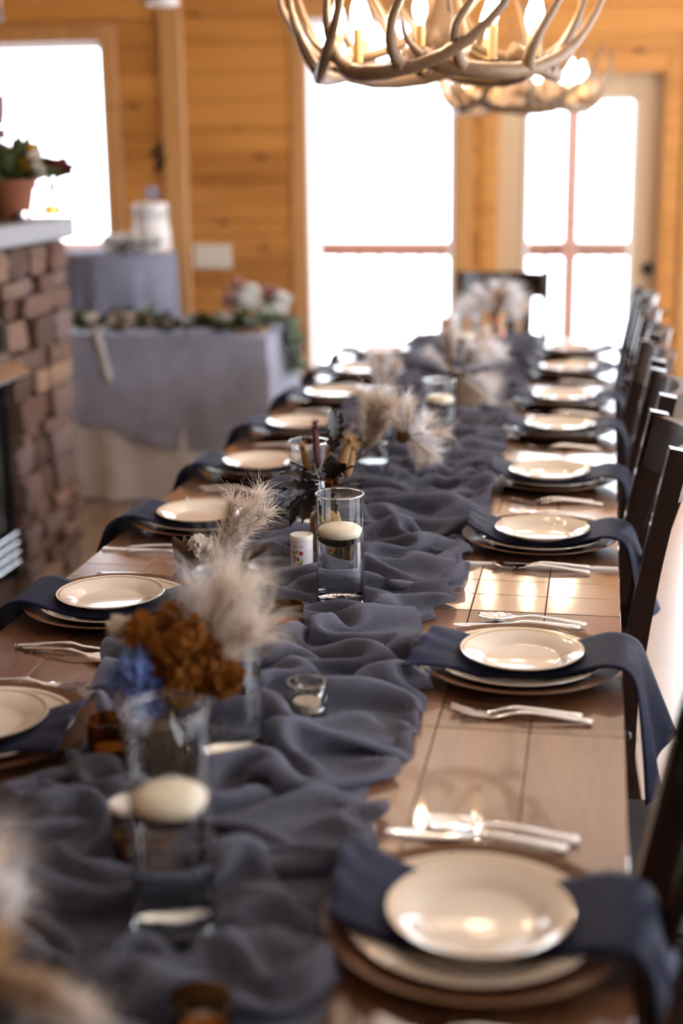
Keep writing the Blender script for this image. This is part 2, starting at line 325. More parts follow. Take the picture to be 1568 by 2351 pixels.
def spline(pts, n):
    # Catmull-Rom through pts
    pts = [Vector(p) for p in pts]; out = []; m = len(pts)-1
    for i in range(n+1):
        t = i/n*m; k = min(int(t), m-1); u = t-k
        p0, p1, p2, p3 = pts[max(k-1, 0)], pts[k], pts[k+1], pts[min(k+2, m)]
        out.append(.5*((2*p1)+(-p0+p2)*u+(2*p0-5*p1+4*p2-p3)*u*u+(-p0+3*p1-3*p2+p3)*u**3))
    return out
ORD = ['first', 'second', 'third', 'fourth', 'fifth', 'sixth', 'seventh', 'eighth', 'ninth']
TZ = .76

# ------------------------------------------------------------------ the room
XL, XR, YF, YB, ZC = -4.4, 2.4, -2.6, 7.5, 2.75
struct(obj('floor', MB().box(XL-.15, XR+.15, YF-.15, YB+.15, -.1, 0), M['floor']))
struct(obj('ceiling', MB().box(XL-.15, XR+.15, YF-.15, YB+.15, ZC, ZC+.1), M['drywall']))
def wall_mesh(a0, a1, z0, z1, ops, mk):
    # rectangles of the wall left over around openings (a0,a1,z0,z1)
    mb = MB(); xs = sorted({a0, a1, *[o[0] for o in ops], *[o[1] for o in ops]})
    for p, q in zip(xs, xs[1:]):
        cuts = sorted([(o[2], o[3]) for o in ops if o[0] <= p+1e-6 and o[1] >= q-1e-6]); z = z0
        for c0, c1 in cuts:
            if c0 > z+1e-6: mb.box(*mk(p, q, z, c0))
            z = c1
        if z < z1-1e-6: mb.box(*mk(p, q, z, z1))
    return mb
WIN1 = (-1.528, -.760, .365, 2.185); WIN2 = (-3.95, -2.625, .45, 2.105); DOOR = (-.545, .287, 0, 1.90)
WIN3 = (.47, 1.80, .365, 2.185)
back_ops = [WIN1, WIN2, DOOR, WIN3]
wall_back = struct(obj('wall_back', wall_mesh(XL, XR, 0, ZC, back_ops, lambda p, q, a, b: (p, q, YB, YB+.15, a, b)), M['pine']))
LW = []; RW = [(4.7, 6.7, .2, 2.5), (2.5, 4.5, .2, 2.5), (.3, 2.3, .2, 2.5)]; FW = []  # RW: unseen right-wall glazing, enlarged to brighten the room
wall_left = struct(obj('wall_left', wall_mesh(YF, YB, 0, ZC, LW, lambda p, q, a, b: (XL-.15, XL, p, q, a, b)), M['pine']))
wall_right = struct(obj('wall_right', wall_mesh(YF, YB, 0, ZC, RW, lambda p, q, a, b: (XR, XR+.15, p, q, a, b)), M['drywall']))
struct(obj('wall_front', wall_mesh(XL-.15, XR+.15, 0, ZC, FW, lambda p, q, a, b: (p, q, YF-.15, YF, a, b)), M['drywall']))
# tongue-and-groove boards of the back wall, one object each, around the openings and casings
rng = random.Random(5)
CAS = .085
casings = [(WIN1[0]-CAS, WIN1[1]+CAS, WIN1[2]-CAS, WIN1[3]+CAS), (WIN2[0]-CAS, WIN2[1]+CAS, WIN2[2]-CAS, WIN2[3]+CAS), (DOOR[0]-.08, DOOR[1]+.08, 0, DOOR[3]+.08), (-2.30, -2.175, 0, ZC), (WIN3[0]-CAS, WIN3[1]+CAS, WIN3[2]-CAS, WIN3[3]+CAS)]
z = 0.; BH = .138
while z < ZC-.01:
    z1 = min(z+BH, ZC); segs = [(XL, XR)]
    for a, b, c, d in casings:
        if c < z1-.03 and d > z+.03:
            ns = []
            for p, q in segs:
                if b <= p or a >= q: ns.append((p, q)); continue
                if a > p: ns.append((p, a))
                if b < q: ns.append((b, q))
            segs = ns
    for p, q in segs:
        if q-p < .02: continue
        obj('board', MB().bbox(p, q, YB-.016-rng.random()*.003, YB, z+.001, z1-.001, .005), M['pine'], wall_back)
    z = z1
def casing(name, op, w, bottom=True, mat='pine_v'):
    x0, x1, z0, z1 = op
    t = struct(link(name, None)); k = YB-.028
    for b in [(x0-w, x0, z0-(w if bottom else 0), z1+w), (x1, x1+w, z0-(w if bottom else 0), z1+w), (x0, x1, z1, z1+w)] + ([(x0, x1, z0-w, z0)] if bottom else []):
        obj('casing_board', MB().bbox(b[0], b[1], k, YB, b[2], b[3], .004), M[mat], t)
    return t
casing('trim_1', WIN1, CAS); casing('trim_2', WIN2, CAS); casing('trim_3', DOOR, .08, False, 'pine'); casing('trim_5', WIN3, CAS)
struct(obj('trim_4', MB().bbox(-2.30, -2.175, YB-.05, YB, 0, ZC, .008), M['pine_v']))
struct(obj('baseboard_back', MB().bbox(XL, DOOR[0]-.08, YB-.03, YB-.0165, 0, .11, .004), M['pine_v']))
def window(name, x0, x1, z0, z1, mullion=True):
    w = struct(link(name, None)); f = MB(); ya, yb = YB+.07, YB+.13; t = .035
    f.box(x0, x0+t, ya, yb, z0, z1).box(x1-t, x1, ya, yb, z0, z1).box(x0+t, x1-t, ya, yb, z0, z0+t).box(x0+t, x1-t, ya, yb, z1-t, z1)
    obj('window_frame', f, M['vinyl'], w)
    obj('jamb', MB().box(x0, x0+.012, YB-.02, ya, z0, z1).box(x1-.012, x1, YB-.02, ya, z0, z1).box(x0, x1, YB-.02, ya, z1-.012, z1), M['vinyl'], w)
    obj('window_sill', MB().bbox(x0-.02, x1+.02, YB-.06, ya, z0-.002, z0+.02, .004), M['pine_v'], w)
    obj('pane', MB().box(x0+t, x1-t, YB+.098, YB+.102, z0+t, z1-t), M['pane'], w)
    portal('portal', ((x0+x1)/2, YB+.16, (z0+z1)/2), (-PI/2, 0, 0), x1-x0, z1-z0)
window('window_1', *WIN1); window('window_2', *WIN2); window('window_4', *WIN3)
def side_window(name, x, sgn, y0, y1, z0, z1):
    w = struct(link(name, None)); t = .05; f = MB(); xa, xb = sorted((x+sgn*.06, x+sgn*.12))
    f.box(xa, xb, y0, y0+t, z0, z1).box(xa, xb, y1-t, y1, z0, z1).box(xa, xb, y0+t, y1-t, z0, z0+t).box(xa, xb, y0+t, y1-t, z1-t, z1).box(xa, xb, (y0+y1)/2-.025, (y0+y1)/2+.025, z0+t, z1-t)
    obj('window_frame', f, M['vinyl'], w)
    for a, b in ((y0+t, (y0+y1)/2-.025), ((y0+y1)/2+.025, y1-t)): obj('pane', MB().box((xa+xb)/2-.002, (xa+xb)/2+.002, a, b, z0+t, z1-t), M['pane'], w)
    portal('portal', (x+sgn*.16, (y0+y1)/2, (z0+z1)/2), (0, sgn*PI/2, 0), z1-z0, y1-y0)
side_window('window_3', XR, 1, *RW[0]); side_window('window_5', XR, 1, *RW[1]); side_window('fill_window', XR, 1, *RW[2])  # last one is an added, unseen window giving fill on the near table
# glazed door
d = struct(link('door_1', None)); x0, x1, z0, z1 = DOOR; gx0, gx1, gz0, gz1 = -.402, .146, .25, 1.775; ya, yb = YB+.05, YB+.095
obj('door_leaf', MB().box(x0+.012, gx0, ya, yb, .012, z1-.012).box(gx1, x1-.012, ya, yb, .012, z1-.012).box(gx0, gx1, ya, yb, .012, gz0).box(gx0, gx1, ya, yb, gz1, z1-.012), M['door'], d)
obj('glazing_bead', MB().box(gx0, gx0+.018, ya-.012, ya+.03, gz0, gz1).box(gx1-.018, gx1, ya-.012, ya+.03, gz0, gz1).box(gx0, gx1, ya-.012, ya+.03, gz0, gz0+.018).box(gx0, gx1, ya-.012, ya+.03, gz1-.018, gz1), M['vinyl'], d)
obj('jamb', MB().box(x0, x0+.012, YB-.02, YB+.15, 0, z1).box(x1-.012, x1, YB-.02, YB+.15, 0, z1).box(x0, x1, YB-.02, YB+.15, z1-.012, z1), M['pine_v'], d)
obj('pane', MB().box(gx0+.018, gx1-.018, YB+.07, YB+.074, gz0+.018, gz1-.018), M['pane'], d)
portal('portal', ((gx0+gx1)/2, YB+.17, (gz0+gz1)/2), (-PI/2, 0, 0), gx1-gx0, gz1-gz0)
db = obj('deadbolt', MB().lathe([(0, .028), (.022, .028), (.030, .02), (.031, 0), (0, 0)], 24), M['black'], d, True, .6, loc=(.232, ya, .927), rot=(PI/2, 0, 0))
hl = MB().lathe([(0, .02), (.026, .018), (.028, 0), (0, 0)], 24).tube([(0, 0, .015), (0, 0, .05), (-.03, .004, .056), (-.11, .0, .054)], [.010, .010, .009, .007], 10)
obj('lever_handle', hl, M['silver'], d, True, .8, loc=(.232, ya, .79), rot=(PI/2, 0, 0))
# four-gang switch plate on the boards
sw = thing('switch_plate', 'cream four-gang switch plate on the pine wall', 'switch plate', (-2.055, YB-.0195, .99))
obj('plate', MB().bbox(-.106, .106, -.007, 0, -.064, .064, .003), M['plate_sw'], sw)
for k in range(4): obj('rocker', MB().bbox(-.085+k*.046, -.053+k*.046, -.010, -.006, -.033, .033, .002), M['plate_sw'], sw)

# ------------------------------------------------------------------ outside: deck with railing
struct(obj('deck_floor', MB().box(-6, 4, YB+.15, 9.4, -.2, -.06), M['deck']))
rl = thing('deck_railing', 'reddish brown wooden deck railing outside the window and door', 'railing', (0, 9.05, -.06))
obj('top_rail', MB().bbox(-6, 4, -.07, .07, .99, 1.03, .005), M['rail'], rl); obj('bottom_rail', MB().bbox(-6, 4, -.02, .02, .10, .18, .005), M['rail'], rl)
obj('handrail_face', MB().bbox(-6, 4, -.02, .02, .93, .99, .004), M['rail'], rl)
bal = MB().bbox(-.012, .012, -.012, .012, .18, .93, .003).mesh('baluster', M['vinyl'])
for k in range(50): link('baluster', bal, rl, (-4.9+k*.13, 0, 0))
for x, w in ((-.195, .045), (-1.80, .02), (1.5, .045)): tag(obj('deck_post', MB().bbox(x-w, x+w, 8.90, 8.975, -.06, 2.9 if w > .03 else 1.1, .006), M['rail']), {-.195: 'reddish deck post seen through the glazed door', -1.80: 'slim railing post seen through the tall window', 1.5: 'deck post outside, right of the door'}[x], 'post')

# ------------------------------------------------------------------ ceiling fan (its lower rim shows along the top edge)
fn = thing('ceiling_fan', 'dark wooden ceiling fan with white glass light, top left', 'ceiling fan', (-1.975, 6.5, 0))
obj('canopy', MB().lathe([(0, ZC-.002), (.07, ZC-.002), (.06, ZC-.05), (.015, ZC-.06), (.015, 2.42), (.06, 2.41), (.085, 2.36), (.085, 2.29), (.06, 2.25), (.05, 2.22), (.06, 2.205), (.0, 2.205)], 28), M['fan'], fn, True, .6)
obj('glass_shade', MB().lathe([(.058, 2.206), (.072, 2.195), (.07, 2.178), (.04, 2.168), (0, 2.165)], 24), M['opal'], fn, True)
for k in range(5):
    a = PI+2*PI*k/5+.05; G = []
    for i in range(9):
        r = .09+i*.075; w = .035+.045*min(1, i/3)*(1 if i < 8 else .6)
        G.append([(r, -w, 2.245-.008), (r, w, 2.245+.008)])
    bl = obj('blade', MB().grid(G), M['fan'], fn, rot=(0, 0, a)); sm = bl.modifiers.new('thick', 'SOLIDIFY'); sm.thickness = .01
# ------------------------------------------------------------------ fireplace
fp = thing('stone_fireplace', 'stacked stone fireplace with pale mantel left of the table', 'fireplace', (0, 0, 0))
FX = -1.95; FY0, FY1 = 3.35, 5.08; OY0, OY1, OZ1 = 3.72, 4.52, 1.01
core = MB().box(-2.9, FX-.045, FY0, OY0, 0, 1.235).box(-2.9, FX-.045, OY1, FY1-.03, 0, 1.235).box(-2.9, FX-.045, OY0, OY1, OZ1, 1.235).box(-2.9, FX-.5, OY0, OY1, 0, OZ1).box(-2.9, FX-.045, OY0, OY1, 0, .10)
obj('core', core, M['mortar'], fp)
obj('chimney_core', MB().box(-2.9, -2.16, FY0+.1, 4.94, 1.235, ZC-.003), M['mortar'], fp)
def stone_mesh(seed, mat):
    r = random.Random(seed); nx, ny, nz = 2, 4, 3; mb = MB(); V = {}; vs_ = []; fs_ = []
    def vid(i, j, k):
        if (i, j, k) not in V:
            x, y, z_ = i/nx-.5, j/ny-.5, k/nz-.5
            l = max(abs(x), abs(y), abs(z_))*2; e = (abs(x*2)**9+abs(y*2)**9+abs(z_*2)**9)**(1/9)
            s_ = l/e if e else 1; V[i, j, k] = len(vs_)
            vs_.append((x*s_+r.uniform(-.05, .05), y*s_+r.uniform(-.05, .05), z_*s_+r.uniform(-.06, .06)))
        return V[i, j, k]
    for k in range(nz):
        for j in range(ny): fs_ += [(vid(0, j, k), vid(0, j, k+1), vid(0, j+1, k+1), vid(0, j+1, k)), (vid(nx, j, k), vid(nx, j+1, k), vid(nx, j+1, k+1), vid(nx, j, k+1))]
    for i in range(nx):
        for k in range(nz): fs_ += [(vid(i, 0, k), vid(i+1, 0, k), vid(i+1, 0, k+1), vid(i, 0, k+1)), (vid(i, ny, k), vid(i, ny, k+1), vid(i+1, ny, k+1), vid(i+1, ny, k))]
        for j in range(ny): fs_ += [(vid(i, j, 0), vid(i, j+1, 0), vid(i+1, j+1, 0), vid(i+1, j, 0)), (vid(i, j, nz), vid(i+1, j, nz), vid(i+1, j+1, nz), vid(i, j+1, nz))]
    mb.add(vs_, fs_); return mb.mesh('stone', mat, True, .5)
smeshes = [stone_mesh(i, STONES[i % 5]) for i in range(20)]
rs = random.Random(11)
def stones(x, ya, yb, za, zb, hole=None, hmin=.045, hmax=.125):
    z = za
    while z < zb-.02:
        h = min(rs.uniform(hmin, hmax), zb-z); h = h if zb-z-h > .03 else zb-z; y = yb
        while y > ya+.01:
            w = rs.uniform(.10, .26); w = min(w, y-ya)
            if y-ya-w < .05: w = y-ya
            p, q = y-w, y
            if hole and z < hole[2]-.02 and q > hole[0] and p < hole[1]:
                if q > hole[1]+.05: p = hole[1]
                elif p < hole[0]-.05: q = hole[0]
                else: y = min(p, y-.02) if p > hole[0] else p; continue
            d_ = rs.uniform(.07, .11); pr = rs.uniform(-.02, .025)
            o = link('stone', rs.choice(smeshes), fp, (x-d_/2+pr, (p+q)/2, z+h/2), (rs.uniform(-.04, .04), rs.uniform(-.05, .05), rs.uniform(-.06, .06)))
            o.scale = (d_*1.05, (q-p)*.98, h*.97); y = p
        z += h
stones(FX, FY0+.25, FY1, 0, 1.235, (OY0, OY1, OZ1))
stones(-2.10, FY0+.6, 4.965, 1.36, 2.74)
mt = obj('mantel', MB().bbox(-2.9, -1.865, FY0-.05, 4.955, 1.245, 1.318, .008), M['stonew'], fp)
ins = obj('firebox', MB().box(FX-.45, FX-.44, OY0, OY1, .1, OZ1).box(FX-.45, FX-.03, OY0, OY0+.02, .1, OZ1).box(FX-.45, FX-.03, OY1-.02, OY1, .1, OZ1).box(FX-.45, FX-.03, OY0, OY1, OZ1-.02, OZ1).box(FX-.06, FX-.05, OY0, OY1, .27, .80), M['firebox'], fp)
for k in range(4):
    zz = .145+k*.034; obj('louver', MB().sweep([(FX-.05, 0, zz), (FX-.015, 0, zz+.018)], OY1-OY0-.05, .004).add([], []), M['steel'], ins, loc=(0, (OY0+OY1)/2, 0))
hd = MB().sweep([(FX-.04, 0, .90), (FX+.06, 0, .825), (FX+.055, 0, .818)], OY1-OY0-.02, .006); obj('heat_hood', hd, M['steel'], ins, loc=(0, (OY0+OY1)/2, 0))
# ---- things on the mantel
def petals(mb, c, r, n, size, seed, flat=1.0):
    q = random.Random(seed); mb._sph(c, r*.72, 10, 7, (1, 1, 1))
    for _ in range(n):
        u = Vector((q.gauss(0, 1), q.gauss(0, 1), q.gauss(0, 1))).normalized(); u.z = abs(u.z)*flat if flat != 1 else u.z
        p = Vector(c)+u*r*q.uniform(.65, 1.0); t = u.cross(Vector((q.random(), q.random(), q.random()+.1))).normalized(); b = u.cross(t); s_ = size*q.uniform(.7, 1.2)
        n_ = u*s_*.35
        mb.add([p-t*s_*.3-n_, p+b*s_*.5+n_*.3, p+t*s_*.6+n_, p-b*s_*.5+n_*.3], [(0, 1, 2, 3)])
    return mb
def leaf_mesh(name, mat, l=1., w=.4, n=6, bend=.15, serr=0.):
    G = []
    for i in range(n+1):
        t = i/n; ww = w*math.sin(PI*min(1, t*.93+.05))**.8*.5*(1-.25*t)
        if serr and i % 2: ww *= 1-serr
        G.append([(t*l, -ww, bend*l*math.sin(PI*t)*.6), (t*l, 0, bend*l*math.sin(PI*t)*.6-.04*l), (t*l, ww, bend*l*math.sin(PI*t)*.6)])
    return MB().grid(G).mesh(name, mat, True)
LEAF = {k: leaf_mesh('leaf', M[k]) for k in ('leafg', 'leafe', 'leafb')}; LEAF['leafd'] = leaf_mesh('leaf', M['leafd'], 1, .55, 10, .12, .45)
def put_leaf(parent, kind, p, d, size, roll=0.):
    o = link('leaf', LEAF[kind], parent, p); o.rotation_mode = 'QUATERNION'
    o.rotation_quaternion = Vector(d).to_track_quat('X', 'Z') @ __import__('mathutils').Quaternion((1, 0, 0), roll); o.scale = (size,)*3; return o
pot = thing('potted_flowers', 'terracotta pot of yellow and green flowers on the mantel', 'potted plant', (-1.985, 4.69, 1.318))
obj('pot', MB().lathe([(0, .0), (.055, 0), (.075, .105), (.084, .105), (.086, .135), (.078, .135), (.074, .12), (0, .118)], 28), M['terracotta'], pot, True, .5)
q = random.Random(3)
for k in range(95):
    a = q.uniform(0, 2*PI); e = q.uniform(.15, 1.3); put_leaf(pot, 'leafg', (.04*math.cos(a), .04*math.sin(a), .12+q.random()*.05), (math.cos(a)*math.cos(e), math.sin(a)*math.cos(e), math.sin(e)), q.uniform(.06, .15), q.uniform(-1, 1))
for k, (x, y, zz, kk) in enumerate([(.08, .02, .235, 'yellow'), (.10, -.03, .21, 'cream'), (.06, -.02, .19, 'yellow'), (.0, .04, .22, 'yellow'), (.07, .05, .225, 'cream'), (-.03, -.05, .20, 'yellow'), (.09, .02, .16, 'cream'), (-.05, .03, .17, 'yellow')]):
    obj('flower', petals(MB(), (x, y, zz), .024, 40, .02, k), M[kk], pot)
bv = thing('bud_vase', 'small clear bud vase of dark red flowers on the mantel end', 'vase', (-1.93, 4.905, 1.318)); bv.scale = (1.4, 1.4, 1.05)
obj('bottle', MB().lathe([(0, .004), (.022, .004), (.026, .02), (.024, .05), (.012, .075), (.010, .095), (.013, .098)], 20), M['glass'], bv, True)
obj('water', MB().lathe([(0, .006), (.021, .006), (.0235, .02), (.022, .045), (0, .045)], 20), M['amber'], bv, True, .6)
for k, (x, y) in enumerate([(.0, 0), (.02, .03), (-.02, .02), (.03, -.02)]):
    obj('stem', MB().tube([(0, 0, .05), (x*.3, y*.3, .1), (x, y, .15)], .004, 5), M['leafg'], bv); obj('flower', petals(MB(), (x, y, .165), .030, 60, .022, k+20), M['dred'], bv)
mc = thing('mirror_votive', 'small shiny round glass votive on the mantel beside the pot', 'votive', (-1.93, 4.63, 1.318)); obj('cup', MB().lathe([(0, .002), (.016, .002), (.02, .02), (.018, .032), (.016, .032), (.017, .02), (0, .006)], 20), M['silver'], mc, True, .7)

# ------------------------------------------------------------------ head table behind, with cloths and garland
HX0, HX1, HY0, HY1 = -3.05, -1.435, 6.0, 6.66
ht = thing('sweetheart_table', 'plain folding table hidden under grey and cream cloths', 'table', (0, 0, 0))
obj('table_top', MB().bbox(HX0+.02, HX1-.02, HY0+.02, HY1-.02, .72, .748, .004), M['table_leg'], ht)
for x in (HX0+.1, HX1-.1):
    for y in (HY0+.1, HY1-.1): obj('leg', MB().tube([(x, y, 0), (x, y, .72)], .016, 10), M['black'], ht)
def drape(x0, x1, y0, y1, ztop, hem, amp, seed, wl=.17):
    # cloth over a box: top sheet, then a skirt round the four sides
    mb = MB(); per = []
    n = 40
    for i in range(n): per.append((x0+(x1-x0)*i/n, y0, 0, -1))
    for i in range(n//2): per.append((x1, y0+(y1-y0)*i/(n//2), 1, 0))
    for i in range(n): per.append((x1-(x1-x0)*i/n, y1, 0, 1))
    for i in range(n//2): per.append((x0, y1-(y1-y0)*i/(n//2), -1, 0))
    m = len(per); rows = 12; vs_ = []; fs_ = []; s_ = 0; last = None
    for j in range(rows+1):
        t = j/rows
        for i, (x, y, nx_, ny_) in enumerate(per):
            u = (x if ny_ else y); hz = hem(x, y, nx_, ny_)
            fold = amp*t**.8*(math.sin(u*2*PI/wl+seed)+.6*math.sin(u*2*PI/(wl*.57)+seed*2))
            off = .004+.012*t+max(fold, -.01)
            corner = 1
            vs_.append((x+nx_*off, y+ny_*off, ztop-(ztop-hz)*t))
    for j in range(rows):
        for i in range(m): k = (i+1) % m; fs_.append((j*m+i, (j+1)*m+i, (j+1)*m+k, j*m+k))
    top = len(vs_); vs_.append(((x0+x1)/2, (y0+y1)/2, ztop))
    for i in range(m): fs_.append((top, i, (i+1) % m))
    return mb.add(vs_, fs_)
o = tag(obj('cream_tablecloth', drape(HX0, HX1, HY0, HY1, .752, lambda x, y, a, b: .012, .016, 1.0, .31), M['creamcloth'], None, True, .9), 'long cream cloth reaching the floor under the grey cloth', 'tablecloth')
def swoop(x, y, a, b):
    if b == -1: return .30+.055*math.cos((x+1.80)*2*PI/.95)*-1+.03*(x+1.8)**2
    return .34+.05*math.sin(y*5)
tag(obj('grey_tablecloth', drape(HX0-.014, HX1+.014, HY0-.014, HY1+.014, .757, swoop, .005, 2.2, .4), M['greycloth'], None, True, .9), 'grey overlay cloth with a swooping hem on the head table', 'tablecloth')
ga = thing('leafy_garland', 'green leafy garland with cream blooms along the head table edge', 'garland', (0, 0, .762))
q = random.Random(8); gpts = [(-2.6, 6.06, .02), (-2.3, 6.03, .03), (-2.0, 6.06, .02), (-1.75, 6.04, .03), (-1.55, 6.10, .02), (-1.42, 6.3, .025), (-1.405, 6.33, -.06), (-1.395, 6.34, -.22)]
sp = spline(gpts, 60); obj('vine', MB().tube(sp, .006, 6), M['stem'], ga)
for k in range(260):
    p = sp[q.randrange(61)]; a = q.uniform(0, 2*PI); e = q.uniform(-.2, .9); hang = p.x > -1.43
    kind = 'leafe' if (hang or q.random() < .3) else ('leafg' if q.random() < .8 else 'leafb')
    d_ = Vector((math.cos(a)*math.cos(e), math.sin(a)*math.cos(e)-.3, math.sin(e)))
    if hang: d_ = Vector((abs(math.cos(a))*.6+.2, math.sin(a)*.8-.2, math.sin(e)*.8-.4))
    put_leaf(ga, kind, p+Vector((0, 0, .004)), d_, q.uniform(.07, .13), q.uniform(-1, 1))
for k, (x, y) in enumerate([(-2.42, 6.04), (-2.22, 6.03), (-2.05, 6.04), (-1.93, 6.05), (-2.12, 6.07), (-1.62, 6.08)]): obj('bloom', petals(MB(), (x, y, .05), .035, 50, .03, k+40), M['cream'], ga)
tag(obj('ribbon', MB().grid([[(-2.20+.05*t/8, 5.972-.004*math.sin(t), .79-.03*t), (-2.165+.05*t/8, 5.972, .79-.03*t)] for t in range(9)]), M['creamcloth'], None, True), 'cream ribbon tail hanging from the garland over the grey cloth', 'ribbon').modifiers.new('t', 'SOLIDIFY').thickness = .002
for k, (x, y, r, l) in enumerate([(-1.672, 6.16, .040, 'dark glass bottle vase beside the white blooms on the head table'), (-1.912, 6.15, .036, 'dark round glass votive in the middle of the garland'), (-2.13, 6.14, .036, 'dark round glass votive at the left of the garland')]):
    v = thing('dark_votive', l, 'votive', (x, y, .757)); obj('bowl', MB().lathe([(0, 0), (r*.6, 0), (r, r*.7), (r*.85, r*1.6), (r*.45, r*2.0), (r*.5, r*2.2), (r*.4, r*2.2), (r*.35, r*2), (0, r*.4)], 20), M['darkball'], v, True)
for k, (x, y, zz, n) in enumerate([(-1.63, 6.42, .12, 3), (-1.50, 6.5, .08, 2)]):
    b = thing('white_bouquet', ['white and dusty pink bouquet standing on the head table', 'low bunch of white blooms at the head table corner'][k], 'bouquet', (x, y, .757))
    obj('vase', MB().lathe([(0, .002), (.03, .002), (.035, .05), (.028, .09), (.03, .095), (.025, .09), (.03, .05), (0, .01)], 20), M['glass'], b, True)
    for i, (dx, dy, dz, kk) in enumerate([(0, 0, zz, 'white'), (.045, .0, zz+.03, 'white'), (-.055, -.02, zz+.0, 'pink'), (-.02, .02, zz+.055, 'pink'), (.03, -.03, zz-.01, 'white'), (.06, .02, zz-.03, 'cream')][:3+n]):
        obj('bloom', petals(MB(), (dx, dy, dz), .036, 60, .032, i+60+k*9), M[kk], b)
    for i in range(8): a = i*.8; put_leaf(b, 'leafe', (0, 0, .08), (math.cos(a), math.sin(a), .5), .1, .3)
tr = thing('wooden_tray', 'small wooden tray at the right end of the head table', 'tray', (-1.53, 6.16, .757)); obj('base', MB().bbox(-.075, .075, -.05, .05, 0, .012, .003), M['tray'], tr); obj('rim', MB().bbox(-.075, .075, -.0565, -.0505, 0, .03, .002), M['tray'], tr); obj('rim', MB().bbox(-.075, .075, .0505, .0565, 0, .03, .002), M['tray'], tr)
# ------------------------------------------------------------------ cake table
ct = thing('cake_table', 'tall round table draped in slate grey cloth by the window', 'table', (-2.45, 7.07, 0))
obj('post', MB().lathe([(0, 0), (.2, 0), (.2, .02), (.03, .04), (.03, .995), (0, .995)], 24), M['table_leg'], ct, True, .5)
obj('round_top', MB().lathe([(0, 1.0), (.30, 1.0), (.305, 1.02), (.30, 1.04), (0, 1.04)], 40), M['table_leg'], ct, True, .5)
vs_ = []; fs_ = []; n = 120; rows = 14
for j in range(rows+1):
    t = j/rows
    for i in range(n):
        a = 2*PI*i/n; f = .025*t**.7*(math.sin(a*11)+.5*math.sin(a*19+1)); gap = -.06*t*math.exp(-((a-(-.95+2*PI))/.12)**2)
        r = .308+.01*t+f+gap; vs_.append((r*math.cos(a), r*math.sin(a), 1.046-1.035*t))
for j in range(rows):
    for i in range(n): k = (i+1) % n; fs_.append((j*n+i, (j+1)*n+i, (j+1)*n+k, j*n+k))
vs_.append((0, 0, 1.046)); fs_ += [((rows+1)*n, i, (i+1) % n) for i in range(n)]
tag(obj('round_tablecloth', MB().add(vs_, fs_), M['bluecloth'], None, True, loc=(-2.45, 7.07, 0)), 'slate grey cloth falling in folds to the floor on the cake table', 'tablecloth')
ck = thing('wedding_cake', 'small white tiered cake with greenery and a dark topper', 'cake', (-2.245, 7.03, 1.047))
obj('cake_board', MB().lathe([(0, 0), (.10, 0), (.10, .012), (0, .012)], 32), M['tray'], ck, True, .5)
obj('lower_tier', MB().lathe([(0, .012), (.092, .012), (.095, .02), (.095, .115), (.088, .122), (0, .122)], 40), M['cake'], ck, True, .6)
obj('upper_tier', MB().lathe([(0, .122), (.084, .122), (.086, .13), (.086, .235), (.08, .242), (0, .242)], 40), M['cake'], ck, True, .6)
for i in range(26): a = i*.6; put_leaf(ck, 'leafe' if i % 3 else 'leafg', (.09*math.cos(a), .09*math.sin(a), .17+.01*(i % 3)), (-math.sin(a), math.cos(a), .2), .045, .5)
obj('lilac_bloom', petals(MB(), (.01, 0, .285), .03, 60, .026, 91), M['lilac'], ck)
tp = obj('topper', MB().tube([(.02, 0, .24), (.025, 0, .40)], .0016, 5), M['black'], ck)
for i, (dx, dz, s_) in enumerate([(.02, .475, .05), (.045, .445, .04), (.035, .405, .045), (.03, .50, .035)]): put_leaf(tp, 'leafd', (dx-.01, 0, dz-.02), (.7, .1, .7), s_*2.1, 1.3)
for k, (x, y, l) in enumerate([(-2.39, 6.94, 'white and eucalyptus flower cluster beside the cake'), (-2.23, 6.89, 'white flower cluster in front of the cake')]):
    b = thing('flower_cluster', l, 'flowers', (x, y, 1.047))
    for i in range(6): a = i*1.05; obj('bloom', petals(MB(), (.05*math.cos(a)*(i > 0), .04*math.sin(a)*(i > 0), .035+.02*(i % 2)), .036, 55, .034, i+100+k*10), M['white'], b)
    for i in range(14): a = i*.47; put_leaf(b, 'leafe' if i % 3 else 'leafd', (.02*math.cos(a), .02*math.sin(a), .03), (math.cos(a), math.sin(a), .35), .09, .4)

# ------------------------------------------------------------------ long dining table
XA, XB, TY0, TY1 = -.983, .053, .30, 6.05
tb = thing('dining_table', 'long glossy red-brown plank dining table set for a wedding meal', 'table', (0, 0, 0))
ys = [TY0, .80, 1.31, 1.845, 2.37, 2.464, 2.551, 2.650, 3.19, 3.70, 4.22, 4.31, 4.40, 4.49, 5.02, 5.54, TY1]
NC = 8; cw = (XB-XA)/NC
for j, (a, b) in enumerate(zip(ys, ys[1:])):
    for i in range(NC):
        p = XA+i*cw; g = .0006; gg = .0007 if abs(b-2.37) > .01 else .003
        obj('plank', MB().bbox(p+g, p+cw-g, a+g, b-gg, TZ-.028+.001*0, TZ, .0010), M['table_far' if a > 2.36 else 'table'], tb)
obj('under_board', MB().box(XA+.004, XB-.004, TY0+.004, TY1-.004, TZ-.04, TZ-.0285), M['table_leg'], tb)
obj('apron', MB().box(XA+.06, XA+.085, TY0+.1, TY1-.1, TZ-.13, TZ-.0405).box(XB-.085, XB-.06, TY0+.1, TY1-.1, TZ-.13, TZ-.0405).box(XA+.06, XB-.06, TY1-.12, TY1-.10, TZ-.13, TZ-.0405), M['table_leg'], tb)
for y in (.45, 2.46, 4.245, 5.88):
    for x in (XA+.11, XB-.11): obj('leg', MB().bbox(x-.04, x+.04, y-.04, y+.04, 0, TZ-.0405, .006), M['table_leg'], tb)
